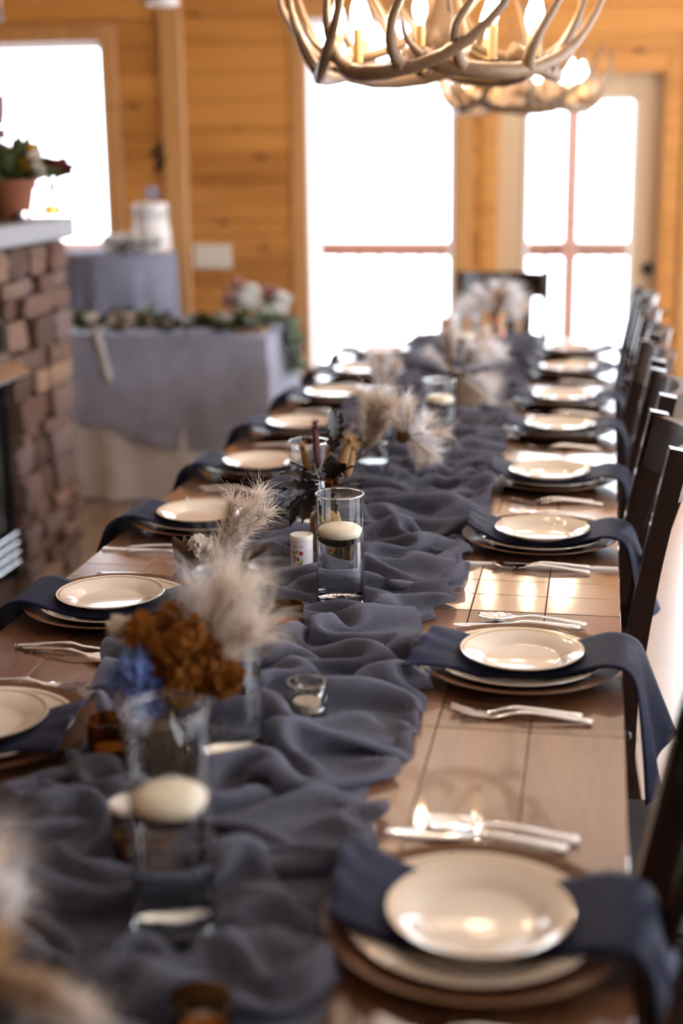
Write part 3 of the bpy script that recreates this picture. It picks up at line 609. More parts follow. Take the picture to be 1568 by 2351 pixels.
for k, y in enumerate((2.652, 4.45)): obj('edge_strip', MB().bbox(XA+.003, XB-.003, y-.008, y+.008, TZ-.001, TZ+.004, .0012), M['vinyl'], tb)

# ------------------------------------------------------------------ chairs
def chair_parts():
    ps = {}
    # local: sitter looks towards -x, back towards +x, origin on the floor below the seat centre
    W = .42; bx = .20
    seat = MB(); G = []
    for i in range(9):
        x = -.21+.42*i/8; row = []
        for j in range(9):
            y = -.215+.43*j/8; d_ = .008*(1-(2*abs(i/8-.5))**2)*(1-(2*abs(j/8-.5))**2); row.append((x, y, .455-d_))
        G.append(row)
    seat.grid([r[::-1] for r in G]); seat.bbox(-.212, .212, -.217, .217, .425, .4465, .006); ps['seat'] = seat
    prof = [(bx+.045, 0), (bx+.012, .2), (bx, .42), (bx+.006, .55), (bx+.026, .72), (bx+.054, .88), (bx+.078, 1.0)]
    sp_ = spline([(x, 0, z_) for x, z_ in prof], 18)
    ps['back_post'] = [MB().sweep([Vector((p.x, s_*(W/2-.017), p.z)) for p in sp_], .034, [.036]*6+[.040]*7+[.038]*6) for s_ in (-1, 1)]
    ps['leg'] = [MB().sweep([(-.18, s_*.185, 0), (-.18, s_*.185, .425)], [.028, .038], [.028, .038]) for s_ in (-1, 1)]
    def rail(z0, z1, bulge, th):
        mb = MB(); n = 12; V = []; F_ = []
        def bxz(z_):
            for (x0, za), (x1, zb) in zip(prof, prof[1:]):
                if za <= z_ <= zb: return x0+(x1-x0)*(z_-za)/(zb-za)
            return prof[-1][0]
        for i in range(n+1):
            y = -(W/2-.034)+(W-.068)*i/n; bb = bulge*(1-(2*i/n-1)**2)
            for z_ in (z0, z1):
                cx = bxz(z_)+bb; V += [(cx-th/2, y, z_), (cx+th/2, y, z_)]
        for i in range(n):
            a = i*4; b = a+4
            F_ += [(a, b, b+2, a+2), (a+1, a+3, b+3, b+1), (a+2, b+2, b+3, a+3), (a, a+1, b+1, b)]
        F_ += [(0, 2, 3, 1), (n*4, n*4+1, n*4+3, n*4+2)]
        return mb.add(V, F_)
    ps['top_rail'] = rail(.885, .995, .052, .026); ps['lower_rail'] = rail(.545, .595, .030, .020)
    sl = []
    for k in range(4):
        y = -.114+k*.076; bb = 1-(y/(W/2-.034))**2
        sl.append(MB().sweep([(bx+.006+.014+.030*bb-.012, y, .59), (bx+.028+.035*bb-.008, y, .72), (bx+.055+.050*bb, y, .888)], .045, .010))
    ps['slat'] = sl
    ps['side_rail'] = [MB().box(-.165, bx-.018, s_*.19-.010, s_*.19+.010, .36, .425) for s_ in (-1, 1)]
    ps['stretcher'] = [MB().box(-.168, bx+.01, s_*.188-.009, s_*.188+.009, .17, .20) for s_ in (-1, 1)]
    return {k: [m.mesh(k, M['chair'], k in ('top_rail',), .7) for m in (v if isinstance(v, list) else [v])] for k, v in ps.items()}
CH = chair_parts()
def chair(label, x, y, rz):
    t = thing('dining_chair', label, 'chair', (x, y, 0), rz, 'dark dining chairs')
    for k, ms in CH.items():
        for me in ms: link(k, me, t)
RY = [1.31, 2.085, 2.815, 3.35, 3.95, 4.44, 5.03, 5.52]
LY = [1.706, 2.27, 2.855, 3.38, 3.89, 4.41, 4.90, 5.40]
CY = [1.28, 2.08, 2.815, 3.42, 3.96, 4.52, 5.05, 5.58]
for i, y in enumerate(CY): chair('dark brown slat-back chair, %s from the camera along the table side' % ORD[i], [-.150, -.010, -.136, -.125, -.133, -.121, -.133, -.125][i], y, [.0, .03, .06, .02, .05, .03, .0, .04][i])
chair('dark brown slat-back chair at the far head of the table', -.435, 6.22, PI/2)

# ------------------------------------------------------------------ place settings
RIMS = {'charger': (.157, .0175), 'dinner': (.130, .019), 'salad': (.095, .0165)}
def plate_mesh(name, r, h, wl, mat, n=64, th=.003):
    return MB().lathe([(0, th), (wl*.9, th), (wl, th+.0015), (wl*1.06, h*.45), (r*.97, h*.96), (r, h), (r*1.002, h-.001), (r*.99, h-th*.8), (wl*1.08, h*.45-th*.9), (wl*.98, 0), (wl*.9, .0006), (0, .0006)], n).mesh(name, mat, True, .9)
ME_CH = plate_mesh('charger', .157, .0225, .105, M['charger'], 72); ME_DI = plate_mesh('plate_body', .130, .023, .085, M['china'], 64); ME_SA = plate_mesh('plate_body', .095, .0185, .060, M['china'], 64)
def ring_mesh(r0, h0, r1, h1, n=64): return MB().lathe([(r0, h0), (r1, h1)], n).mesh('rim_band', M['gold'], True)
RB_DI = ring_mesh(.1225, .0215+.0005, .1245, .02195+.0005); RB_SA = ring_mesh(.0885, .01690+.0005, .0902, .01745+.0005)
def napkin_mesh(seed, hang):
    q = random.Random(seed); ph = [q.uniform(0, 6) for _ in range(6)]
    path = [(-.150, .799), (-.140, .799), (-.130, .7965), (-.105, .790), (-.082, .783), (-.055, .7755), (0, .7750), (.055, .7755), (.082, .783), (.105, .790), (.130, .7965), (.148, .7960), (.163, .7905), (.175, .776), (.183, .74), (.189, .70), (.195, .655), (.200, .76-hang)]
    P_ = spline([(x, 0, z_) for x, z_ in path], 60); G = []; nw = 16
    for i, p in enumerate(P_):
        t = i/60; outer = max(0, (t-.66)/.34); inner = max(0, (.22-t)/.22); row = []
        w = .082-.012*math.exp(-((t-.4)/.2)**2)+.012*outer+.006*inner
        for j in range(nw+1):
            v = j/nw*2-1
            lift = .010*inner*(.6+.6*math.sin(2.2*v+ph[0]))+.0045*(inner+.8*outer*(outer < .45))*math.sin(5*v+ph[1]+3*t)**2
            edge = .006*max(0, abs(v)-.75)*(inner+outer)
            flare = outer**1.6*(.035*(v*.5+.5)+.010*math.sin(4*v+ph[2]))
            hemz = -outer**3*.02*math.sin(1.6*v+ph[3])
            skew = .035*(t-.5)*math.sin(ph[4])+.03*inner*math.sin(ph[5])
            row.append((p.x+flare-inner*.012*v*math.sin(ph[5]), v*w+skew-.012*outer*outer, p.z+lift-edge+hemz))
        G.append(row)
    return MB().grid([r[::-1] for r in G]).mesh('napkin', M['navy'], True)
ME_NA = [napkin_mesh(3, .15), napkin_mesh(7, .16), napkin_mesh(12, .14), napkin_mesh(21, .15)]
def loft(sec, n=8):
    # sec: (x, halfwidth, z, halfthick, dish)
    G = []
    for x, w, z_, t, d_ in sec:
        row = []
        for k in range(n+1):
            v = -1+2*k/n; row.append((x, v*w, z_+t*math.sqrt(max(0, 1-v*v))-d_*(1-v*v)))
        for k in range(n-1, 0, -1):
            v = -1+2*k/n; row.append((x, v*w, z_-t*math.sqrt(max(0, 1-v*v))*.6-d_*(1-v*v)))
        G.append(row+[row[0]])
    mb = MB().grid(G); m = len(G[0]); n0 = len(mb.v)
    mb.f.append(tuple(range(m-1))); mb.f.append(tuple((len(G)-1)*m+k for k in range(m-1))[::-1]); return mb
HANDLE = [(.095, .0035, .0032, .002, 0), (.092, .0078, .0035, .0028, 0), (.085, .0085, .0038, .0034, 0), (.078, .0062, .0045, .003, 0), (.070, .0066, .005, .003, 0), (.04, .0048, .008, .0028, 0), (.012, .0036, .010, .0026, 0), (0, .0052, .0098, .003, 0), (-.006, .0038, .009, .0026, 0)]
def spoon_mesh():
    b = [(-.018, .0032, .0072, .002, .0)]
    for i in range(9):
        t = i/8; b.append((-.028-.062*t, .003+.0175*math.sin(PI*(t*.93+.04))**.7, .0062+.0022*abs(t-.5), .0010, .0052*math.sin(PI*(t*.95+.025))))
    return loft(HANDLE+b, 10).mesh('spoon', M['silver'], True)
def fork_mesh():
    mb = loft(HANDLE+[(-.018, .0032, .0072, .002, 0), (-.030, .007, .005, .0012, .001), (-.044, .0115, .0035, .001, .0015), (-.052, .0118, .0038, .001, .0015)], 8)
    for k in range(4): y = -.0095+k*.00633; mb.sweep([(-.050, y, .0035), (-.070, y, .0042), (-.092, y*.96, .0085)], [.0036, .0034, .0012], .0016)
    return mb.mesh('fork', M['silver'], True, .8)
def knife_mesh():
    return loft(HANDLE+[(-.02, .0060, .006, .0014, 0), (-.05, .0082, .0035, .0011, 0), (-.09, .0088, .0022, .0010, 0), (-.108, .0070, .002, .0008, 0), (-.118, .0025, .002, .0006, 0)], 8).mesh('knife', M['silver'], True)
ME_SP, ME_FO, ME_KN = spoon_mesh(), fork_mesh(), knife_mesh()
CH_Z = TZ+.0008
q = random.Random(77)
def setting(i, x, y, side):
    where = '%s from camera, %s of table' % (ORD[i], 'chair side' if side > 0 else 'fireplace side')
    rz = 0 if side > 0 else PI
    jit = lambda s_: q.uniform(-s_, s_)
    tag(link('charger_plate', ME_CH, None, (x, y, CH_Z), (0, 0, q.random()*6)), 'coppery brown charger plate, '+where, 'charger', 'charger plates')
    dx, dy = jit(.006), jit(.006)
    t = thing('dinner_plate', 'large cream dinner plate under a napkin, '+where, 'plate', (x+dx, y+dy, CH_Z+.0036), 0, 'dinner plates'); link('plate_body', ME_DI, t); link('rim_band', RB_DI, t)
    dx, dy = jit(.007), jit(.006)
    t = thing('salad_plate', 'small cream plate on top of the napkin, '+where, 'plate', (x+dx, y+dy, .7790), 0, 'salad plates'); link('plate_body', ME_SA, t); link('rim_band', RB_SA, t)
    n = link('napkin', ME_NA[(i*3+(side < 0)) % 4], None, (x, y+(.008 if side > 0 else -.008), 0), (0, 0, rz+jit(.05))); sm = n.modifiers.new('layers', 'SOLIDIFY'); sm.thickness = .0032; sm.offset = 1
    tag(n, 'navy napkin hanging over the edge, '+where, 'napkin', 'navy napkins')
    for nm, me, off, ox, a in (('fork', ME_FO, -.176, .012, .06), ('dessert_fork', ME_FO, -.196, .018, -.05), ('knife', ME_KN, .196, .006, -.02), ('spoon', ME_SP, .228, -.0, -.16)):
        o = link(nm, me, None, (x+side*(ox+jit(.012)), y+side*(off+jit(.006)), TZ+.0012), (0, 0, rz+a+jit(.07)))
        tag(o, {'fork': 'silver fork beside the charger, ', 'dessert_fork': 'outer silver fork of the pair, ', 'knife': 'silver knife beside the charger, ', 'spoon': 'silver spoon beside the knife, '}[nm]+where, nm.replace('dessert_', ''), 'silver '+nm.replace('dessert_', '')+'s')
for i, y in enumerate(RY): setting(i, -.105, y, 1)
for i, y in enumerate(LY): setting(i, -.822, y, -1)

# ------------------------------------------------------------------ centrepieces
VASES = [  # x, y, height, water level, label
    (-.412, 1.267, .245, .140, 'tall glass cylinder vase with floating candle nearest the camera'),
    (-.461, 1.693, .258, .120, 'tall glass cylinder vase behind the rust flowers, water low'),
    (-.434, 2.356, .203, .128, 'sharp glass cylinder vase with floating candle and bubbles beside the shaker'),
    (-.590, 2.860, .190, .095, 'glass cylinder vase behind the dark leaves and bunny tails'),
    (-.572, 3.68, .165, .09, 'glass cylinder vase with bright rim left of the brown-centred plume'),
    (-.412, 3.72, .186, .125, 'glass cylinder vase with floating candle below the beige plumes'),
    (-.47, 5.05, .20, .12, 'far glass cylinder vase in front of the white plumes')]
ARR = [(-.52, 1.60, .030), (-.632, 2.20, .034), (-.512, 2.627, .032), (-.515, 3.245, .036), (-.43, 4.30, .03), (-.655, 4.28, .03), (-.41, 5.72, .03), (-.545, 1.06, .035)]
SMALL = [(-.392, 1.850, .030), (-.497, 2.195, .031), (-.616, 1.655, .030), (-.543, 2.545, .023), (-.462, 2.60, .023), (-.440, 1.412, .023), (-.503, 1.40, .023), (-.33, 1.08, .03)]
def sim_runner(cyl, y0=.80, y1=5.98, xa=-.705, xb=-.285, z0=.7615, h=.0138, gx=1.45, gy=1.75, iters=150, seed=4):
    W = xb-xa; L = y1-y0; nx = int(W*gx/h)+1; ny = int(L*gy/h)+1
    u = np.linspace(0, 1, nx)[None, :].repeat(ny, 0); v = np.linspace(0, 1, ny)[:, None].repeat(nx, 1)
    X = xa+W*u; Y = y0+L*v; cx = (xa+xb)/2
    wob = .03*(vnoise(Y*1.7+3, Y*0+.5, seed)-.5)*2
    wid = 1+.42*(vnoise(Y*3.1, Y*0+7.5+(u > .5)*3, seed+1)-.5)*2
    X = cx+(X-cx)*wid+wob
    wx = (vnoise(X*5+1, Y*5, seed+2)-.5)*.34; wy = (vnoise(X*4+9, Y*4, seed+3)-.5)*.40
    tilt = (vnoise(Y*1.3, Y*0, seed+5)-.5)*2.6
    ph = (Y+wy+(X-cx)*tilt)*2*np.pi/.135; ph2 = ((X+wx)+Y*.45)*2*np.pi/.13
    Z = z0+.027*(1+np.sin(ph))*(.35+1.1*vnoise(X*6, Y*6, seed+6))+.020*(1+np.sin(ph2))*vnoise(X*7+4, Y*5, seed+7)+.006*vnoise(X*40, Y*40, seed+8)
    Pn = np.stack([X, Y, Z], -1); V = np.zeros_like(Pn)
    under = [(Pn[..., 0]-a)**2+(Pn[..., 1]-b)**2 < (r*.98)**2 for a, b, r in cyl]
    def con(A, B, rest, k, press=1.):
        d_ = Pn[B]-Pn[A]; l = np.sqrt((d_*d_).sum(-1, keepdims=True))+1e-9; s_ = (l-rest)/l
        if press < 1: s_ = np.where(s_ < 0, s_*press, s_)
        c = d_*s_*(.5*k); Pn[A] += c; Pn[B] -= c
    S = np.s_
    for it in range(iters):
        V *= .90; V[..., 2] -= .00022; Q = Pn.copy(); Pn += V
        for rep in range(2):
            for o_ in (0, 1): con(S[:, o_:-1:2], S[:, o_+1::2], h, .9); con(S[o_:-1:2], S[o_+1::2], h, .9)
            con(S[:-1, :-1], S[1:, 1:], h*1.414, .25); con(S[:-1, 1:], S[1:, :-1], h*1.414, .25)
            con(S[:, :-2], S[:, 2:], 2*h, .12); con(S[:-2], S[2:], 2*h, .12)
            con(S[:, :-4], S[:, 4:], 4*h, .035, .6); con(S[:-4], S[4:], 4*h, .035, .6)
        Pn[..., 2] = np.clip(Pn[..., 2], z0, z0+.095)
        lo, hi = xa-.075, xb+.055
        Pn[..., 0] = np.where(Pn[..., 0] < lo, Pn[..., 0]*.6+.4*lo, Pn[..., 0]); Pn[..., 0] = np.where(Pn[..., 0] > hi, Pn[..., 0]*.6+.4*hi, Pn[..., 0])
        Pn[..., 1] = np.clip(Pn[..., 1], y0-.08, y1+.03)
        fr = (Pn[..., 2] < z0+.003)[..., None]; Pn[..., :2] = np.where(fr, Q[..., :2]+(Pn[..., :2]-Q[..., :2])*.25, Pn[..., :2])
        for m_, (a, b, r) in zip(under, cyl):
            dx = Pn[..., 0]-a; dy = Pn[..., 1]-b; d_ = np.sqrt(dx*dx+dy*dy)+1e-9
            f = np.where(m_, np.minimum(d_, r)/d_, np.maximum(d_, r+.004)/d_); Pn[..., 0] = a+dx*f; Pn[..., 1] = b+dy*f
            Pn[..., 2] = np.where(m_, np.minimum(Pn[..., 2], z0+.0006), Pn[..., 2])
        V = np.clip(Pn-Q, -.006, .006)
    return Pn
CYL = [(-.105, y, .161) for y in RY]+[(-.822, y, .161) for y in LY]+[(a, b, .047) for a, b, *_ in VASES]+[(a, b, r+.002) for a, b, r in ARR]+[(a, b, r+.001) for a, b, r in SMALL]
Pn = sim_runner(CYL); ny_, nx_ = Pn.shape[:2]; idx = np.arange(ny_*nx_).reshape(ny_, nx_)
me = bpy.data.meshes.new('table_runner'); me.from_pydata(Pn.reshape(-1, 3).tolist(), [], np.stack([idx[:-1, :-1], idx[:-1, 1:], idx[1:, 1:], idx[1:, :-1]], -1).reshape(-1, 4).tolist())
me.materials.append(M['runner']); me.polygons.foreach_set('use_smooth', [True]*len(me.polygons)); me.update()
ro = tag(link('table_runner', me), 'crumpled slate grey gauze runner down the middle of the long table', 'table runner'); sm = ro.modifiers.new('smooth', 'SUBSURF'); sm.levels = 1; sm.render_levels = 1
BZ = .7632

def candle(x, y, z_, r, label):
    t = thing('floating_candle', label, 'candle', (x, y, z_), 0, 'floating candles')
    obj('wax', MB().lathe([(0, -.016), (r*.62, -.016), (r*.80, -.012), (r*.97, .0035), (r, .007), (r*.97, .0105), (r*.80, .0155), (r*.5, .0185), (0, .0195)], 40), M['wax'], t, True)
    obj('wick', MB().tube([(0, 0, .019), (-.0006, 0, .026), (-.002, .0, .031)], [.0011, .001, .0008], 6), M['wick'], t)
def vase(k, x, y, h, wl, label, with_candle):
    r = .043; t = thing('cylinder_vase', label, 'vase', (x, y, BZ), 0, 'glass cylinder vases')
    obj('glass_wall', MB().lathe([(r, .010), (r, h-.002), (r-.0012, h), (r-.0026, h-.002), (r-.0026, .014)], 48), M['glass'], t, True, .8)
    obj('rim', MB().lathe([(r+.0003, h-.0012), (r-.0004, h+.0006), (r-.0012, h+.0010), (r-.0022, h+.0006), (r-.003, h-.0012), (r-.0012, h-.002)], 48, closed=True), M['base_glass'], t, True)
    obj('glass_foot', MB().lathe([(0, .001), (r-.006, .001), (r-.001, .004), (r, .009), (r-.0028, .0125), (r-.008, .011), (0, .0105)], 48), M['base_glass'], t, True, .8)
    obj('water', MB().lathe([(0, .0115), (r-.009, .0118), (r-.0034, .0145), (r-.0034, wl), (0, wl)], 48), M['water'], t, True, .6)
    if k in (0, 1, 2):
        mb = MB(); qq = random.Random(k+5); cnt = 260 if k == 2 else 90
        for _ in range(cnt):
            a = qq.uniform(0, 2*PI); rr = (r-.006)*math.sqrt(qq.random()); zz = .016+(wl-.05)*min(qq.random(), qq.random()*1.2); s_ = qq.uniform(.00022, .00045)
            x_, y_ = rr*math.cos(a), rr*math.sin(a)
            mb.add([(x_+s_, y_, zz), (x_-s_, y_, zz), (x_, y_+s_, zz), (x_, y_-s_, zz), (x_, y_, zz+s_), (x_, y_, zz-s_)], [(0, 2, 4), (2, 1, 4), (1, 3, 4), (3, 0, 4), (2, 0, 5), (1, 2, 5), (3, 1, 5), (0, 3, 5)])
        stuff(obj('bubbles', mb, M['bubble'], t))
    if with_candle: candle(x, y, BZ+wl+.001, r-.0038, with_candle)
CAND = ['cream floating candle in the vase nearest the camera', None, 'sharp cream floating candle in the vase beside the printed shaker', None, None, 'cream floating candle in the vase below the beige plumes', 'cream floating candle in the farthest vase']
for k, (v, c) in enumerate(zip(VASES, CAND)): vase(k, *v, c)

# ---- votives
def votive(x, y, label, mat, r, h, lit):
    t = thing('votive_holder', label, 'votive', (x, y, BZ))
    if mat == 'cutglass':
        mb = MB(); n = 24; V = []; F_ = []; m_ = 9
        for j in range(m_):
            for i in range(n): a = 2*PI*(i+.5*(j % 2))/n; rr = r+.0016*((i+j//2) % 2); V.append((rr*math.cos(a), rr*math.sin(a), .002+(h-.002)*j/(m_-1)))
        for j in range(m_):
            for i in range(n): a = 2*PI*(i+.5*((m_-1) % 2))/n; V.append(((r-.0045)*math.cos(a), (r-.0045)*math.sin(a), h-(h-.008)*j/(m_-1)))
        for j in range(2*m_-1):
            for i in range(n): F_.append((j*n+i, j*n+(i+1) % n, (j+1)*n+(i+1) % n, (j+1)*n+i))
        F_ += [tuple(range(n))[::-1], tuple((2*m_-1)*n+i for i in range(n))]; obj('cup', mb.add(V, F_), M[mat], t)
    else:
        obj('cup', MB().lathe([(0, .001), (r*.88, .001), (r*.97, .006), (r, h*.5), (r, h-.006), (r*1.03, h-.003), (r*1.02, h), (r*.93, h), (r*.91, h-.006), (r*.90, .008), (0, .007)], 36), M[mat], t, True, .9)
    c = thing('tealight', 'candle stub inside the '+label.split(',')[0], 'candle', (x, y, BZ+.0085)); rr = r*.72
    obj('wax', MB().lathe([(0, 0), (rr, 0), (rr, .014), (rr*.9, .0155), (0, .015)], 24), M['wax'], c, True, .6); obj('wick', MB().tube([(0, 0, .0148), (.001, 0, .022)], .0008, 5), M['wick'], c)
votive(SMALL[0][0], SMALL[0][1], 'clear cut-glass votive on the runner right of the tall vase', 'cutglass', .0285, .052, True)
votive(SMALL[1][0], SMALL[1][1], 'amber glass votive in front of the printed shaker', 'amber', .0295, .050, False)
votive(SMALL[2][0], SMALL[2][1], 'amber glass votive left of the rust flower bottle', 'amber', .029, .062, False)
votive(SMALL[7][0], SMALL[7][1], 'amber glass votive at the bottom near the camera', 'amber', .029, .05, False)
# ---- salt and pepper cans
def bend(me_pts, R, az): return [((R)*math.sin(u/R+az), -(R)*math.cos(u/R+az), w) for u, w in me_pts]
def wrap_disc(R, az, u, w, ru, rw, n=14):
    return MB().add(bend([(u, w)]+[(u+ru*math.cos(2*PI*k/n), w+rw*math.sin(2*PI*k/n)) for k in range(n)], R, az), [(0, k+1, (k+1) % n+1) for k in range(n)])
def shaker(x, y, label, salt, az=0., text=True):
    t = thing('salt_shaker' if salt else 'pepper_shaker', label, 'shaker', (x, y, BZ)); R = .0212; H = .074
    obj('can', MB().lathe([(0, 0), (R, 0), (R, H-.007), (0, H-.007)], 40), M['shaker'] if salt else M['pepper'], t, True, .6)
    obj('cap', MB().lathe([(R+.0004, H-.008), (R+.0007, H-.0015), (R, H), (R-.002, H), (R-.003, H-.0012), (0, H-.0014)], 40), M['cap'], t, True, .6)
    Rp = R+.00025
    fruit = [('red', .004, .042, .0042, .0042), ('orange', -.0125, .042, .003, .0050), ('green', -.006, .043, .0026, .0026), ('green', -.0035, .0462, .003, .0012), ('red', -.002, .030, .0035, .0035), ('green', -.008, .034, .0022, .0030), ('green', .0055, .0255, .0022, .0036), ('green', .003, .0205, .0038, .0038), ('red', .0, .019, .0040, .0034), ('green', .0, .0268, .0018, .0014), ('ink', -.010, .028, .0011, .006)]
    for n_, u, w, ru, rw in fruit: obj('print_'+('fruit' if n_ in ('red', 'orange') else 'leaf'), wrap_disc(Rp, az, u, w, ru, rw), M[n_], t)
    if text:
        cu = bpy.data.curves.new('lettering', 'FONT'); cu.body = 'MORTON'; cu.size = .0048; cu.align_x = 'CENTER'; cu.resolution_u = 3
        to = bpy.data.objects.new('tmp', cu); C.objects.link(to); bpy.context.view_layer.update()
        tm = bpy.data.meshes.new_from_object(to.evaluated_get(bpy.context.evaluated_depsgraph_get())); bpy.data.objects.remove(to, do_unlink=True); bpy.data.curves.remove(cu)
        vs2 = bend([(v.co.x*1.12-.004, v.co.y+.0525) for v in tm.vertices], Rp, az); fs2 = [tuple(p.vertices) for p in tm.polygons]
        obj('lettering', MB().add(vs2, fs2), M['ink'] if salt else M['cap'], t)
shaker(SMALL[3][0], SMALL[3][1], 'white printed salt shaker left of the sharp vase', True, -.05)
shaker(SMALL[4][0], SMALL[4][1], 'dark pepper shaker seen through the sharp vase', False, .5)
shaker(SMALL[5][0], SMALL[5][1], 'white printed salt shaker behind the vase nearest the camera', True, .1)
shaker(SMALL[6][0], SMALL[6][1], 'dark pepper shaker with white cap left of the nearest vase', False, .1)

# ---- dried flower arrangements
def plume(base, tip, rad, n, seed, droop=.02, w=.0007, fl=1.0, start=.12):
    # a feathery plume: fine fibres leaving a curved stalk
    q = random.Random(seed); b, t = Vector(base), Vector(tip); ax = (t-b); L_ = ax.length; ax.normalize()
    side = ax.cross(Vector((.3, .5, .8))).normalized(); side2 = ax.cross(side); sag = Vector((0, 0, -droop))
    stalk = [b+(t-b)*s_+sag*s_*s_ for s_ in (0, .25, .5, .75, 1)]; mb = MB()
    for _ in range(n):
        s_ = start+(1-start)*q.random()**.85; p = b+(t-b)*s_+sag*s_*s_; a = q.uniform(0, 2*PI)
        out = side*math.cos(a)+side2*math.sin(a); p = p+out*rad*.12*q.random(); env = (.45+.55*s_)*min(1, .3+s_*2)
        l = rad*.80*env*q.uniform(.35, 1.5)*fl; d1 = (ax*1.4+out*q.uniform(.1, 1.1)).normalized(); d2 = (ax*.8+out*1.1+Vector((0, 0, -.35))).normalized()
        m_ = p+d1*l*.9; d2 = (d2+Vector((q.gauss(0, .3), q.gauss(0, .3), q.gauss(0, .3)))).normalized(); e = m_+d2*l*.8; wv = d1.cross(Vector((q.random()-.5, q.random()-.5, q.random()-.5))).normalized()*w
        mb.add([p-wv, p+wv, m_+wv*.8, m_-wv*.8, e+wv*.15, e-wv*.15], [(0, 1, 2, 3), (3, 2, 4, 5)])
    return mb, stalk
def add_plume(t, base, tip, rad, n, mat, seed, droop=.02, **k):
    mb, st = plume(base, tip, rad, n, seed, droop, **k); o = obj('plume', mb, M[mat], t); stuff_o = obj('stalk', MB().tube(st, [.0014, .0013, .0011, .0009, .0005], 5), M['stem'], t); return o
def stalk(t, a, b): obj('stem', MB().tube(spline([a, ((a[0]+b[0])/2*.9, (a[1]+b[1])/2*.9, (a[2]+b[2])/2), b], 6), .0014, 5), M['stem'], t)
def bottle(t, h, r, neck, mat, name='bottle', hn=.6):
    obj(name, MB().lathe([(0, .001), (r*.9, .001), (r, .006), (r, h*hn-.01), (r*.9, h*hn+.004), (neck*1.1, h*hn+.018), (neck, h*hn+.028), (neck, h-.006), (neck*1.18, h-.004), (neck*1.18, h), (neck*.85, h), (neck*.8, h*hn+.02), (r*.88, h*hn-.012), (r*.88, .006), (0, .005)], 32), M[mat], t, True, .9)
def ruffle(t, c, r, mat, seed, n=90, size=.02): return obj('flower', petals(MB(), c, r, n, size, seed), M[mat], t)

# rust flowers, blue bloom, pale plume in a brown bottle
x, y, _ = ARR[0]; t = thing('dried_flower_bottle', 'brown bottle of rust flowers, blue hydrangea and a pale plume', 'flower arrangement', (x, y, BZ))
bottle(t, .118, .028, .0115, 'bottle_brown')
for k, (dx, dy, dz, r) in enumerate([(.018, -.01, .180, .034), (-.016, .0, .200, .030), (.055, .005, .166, .034), (.042, -.015, .200, .028), (.075, .0, .152, .026), (.012, .02, .210, .026), (.032, -.02, .148, .028)]):
    stalk(t, (0, 0, .10), (dx, dy, dz-r*.6)); ruffle(t, (dx, dy, dz), r, 'rust', k+200, 150, .017)
for k, (dx, dy, dz, r) in enumerate([(-.022, -.02, .160, .030), (-.042, -.01, .142, .026), (-.012, -.03, .138, .024)]): ruffle(t, (dx, dy, dz), r, 'blue', k+220, 110, .022)
ruffle(t, (-.03, -.03, .122), .020, 'lilac', 231, 60, .02); ruffle(t, (-.055, .01, .205), .014, 'cream', 232, 40, .016)
add_plume(t, (.02, 0, .13), (.085, .02, .262), .062, 900, 'pampas', 31, .01, w=.0007); add_plume(t, (.0, 0, .13), (.035, .03, .255), .045, 450, 'pampasw', 32, .01)
add_plume(t, (.03, 0, .14), (.11, .01, .222), .05, 500, 'pampas', 33, .02)
for k, a in enumerate((.4, 2.0, 3.6, 5.0)): put_leaf(t, 'leafg' if k % 2 else 'leafb', (0, 0, .11), (math.cos(a), math.sin(a), .2), .06, .4)
# glass jar with feathery plumes, brown leaf, cream bloom
x, y, _ = ARR[1]; t = thing('feather_jar', 'clear glass jar of feathery plumes and a curling brown leaf', 'flower arrangement', (x, y, BZ))
obj('jar', MB().lathe([(0, .003), (.030, .003), (.033, .01), (.033, .10), (.029, .118), (.030, .128), (.0285, .128), (.0275, .118), (.0315, .10), (.0315, .012), (0, .008)], 36), M['glass'], t, True, .9)
for k, (a, b, r) in enumerate([((.03, 0, .10), (.045, .01, .215), .030), ((.03, 0, .10), (.085, .03, .225), .032), ((.02, 0, .10), (.070, .0, .205), .030), ((.02, .01, .1), (.10, .01, .20), .028)]): add_plume(t, (a[0]*.3, a[1], a[2]), b, r, 420, 'pampas', k+41, 0, w=.0006, start=.3)
ruffle(t, (-.005, -.01, .145), .020, 'cream', 250, 70, .018); ruffle(t, (.008, .0, .128), .016, 'rust', 251, 50, .014)
put_leaf(t, 'leafb', (-.01, -.01, .07), (-.35, -.3, 1.0), .11, .9); put_leaf(t, 'leafb', (-.012, -.012, .09), (-.25, -.1, 1.0), .08, 2.2); put_leaf(t, 'leafb', (.06, 0, .12), (.6, .1, .35), .06, .9)
# gold bottle with bunny tails and dark leaves
x, y, _ = ARR[2]; t = thing('gold_bunny_tail_bottle', 'gold glitter bottle of bunny tails and dark serrated leaves', 'flower arrangement', (x, y, BZ))
bottle(t, .125, .031, .0125, 'glitter', hn=.72)
def bunny(base, tip, r, mat, seed, n=900):
    mb, st = plume(base, tip, r, n, seed, 0, w=.00045, start=.0); obj('bunny_tail', mb, M[mat], t); obj('core', MB().tube([Vector(base)+(Vector(tip)-Vector(base))*s_ for s_ in (0, .15, .5, .85, 1)], [r*.2, r*.55, r*.62, r*.45, r*.1], 10), M[mat], t, True); stalk(t, (0, 0, .1), base)
bunny((-.012, -.006, .185), (-.016, -.01, .272), .0115, 'mauve', 51); bunny((.022, 0, .165), (.048, .002, .238), .017, 'tanf', 52); bunny((.04, .01, .165), (.052, .015, .222), .016, 'tanf', 53); bunny((-.03, .0, .172), (-.044, .005, .222), .013, 'tanf', 54); bunny((.002, .01, .175), (.006, .02, .215), .014, 'tanf', 55)
q = random.Random(6)
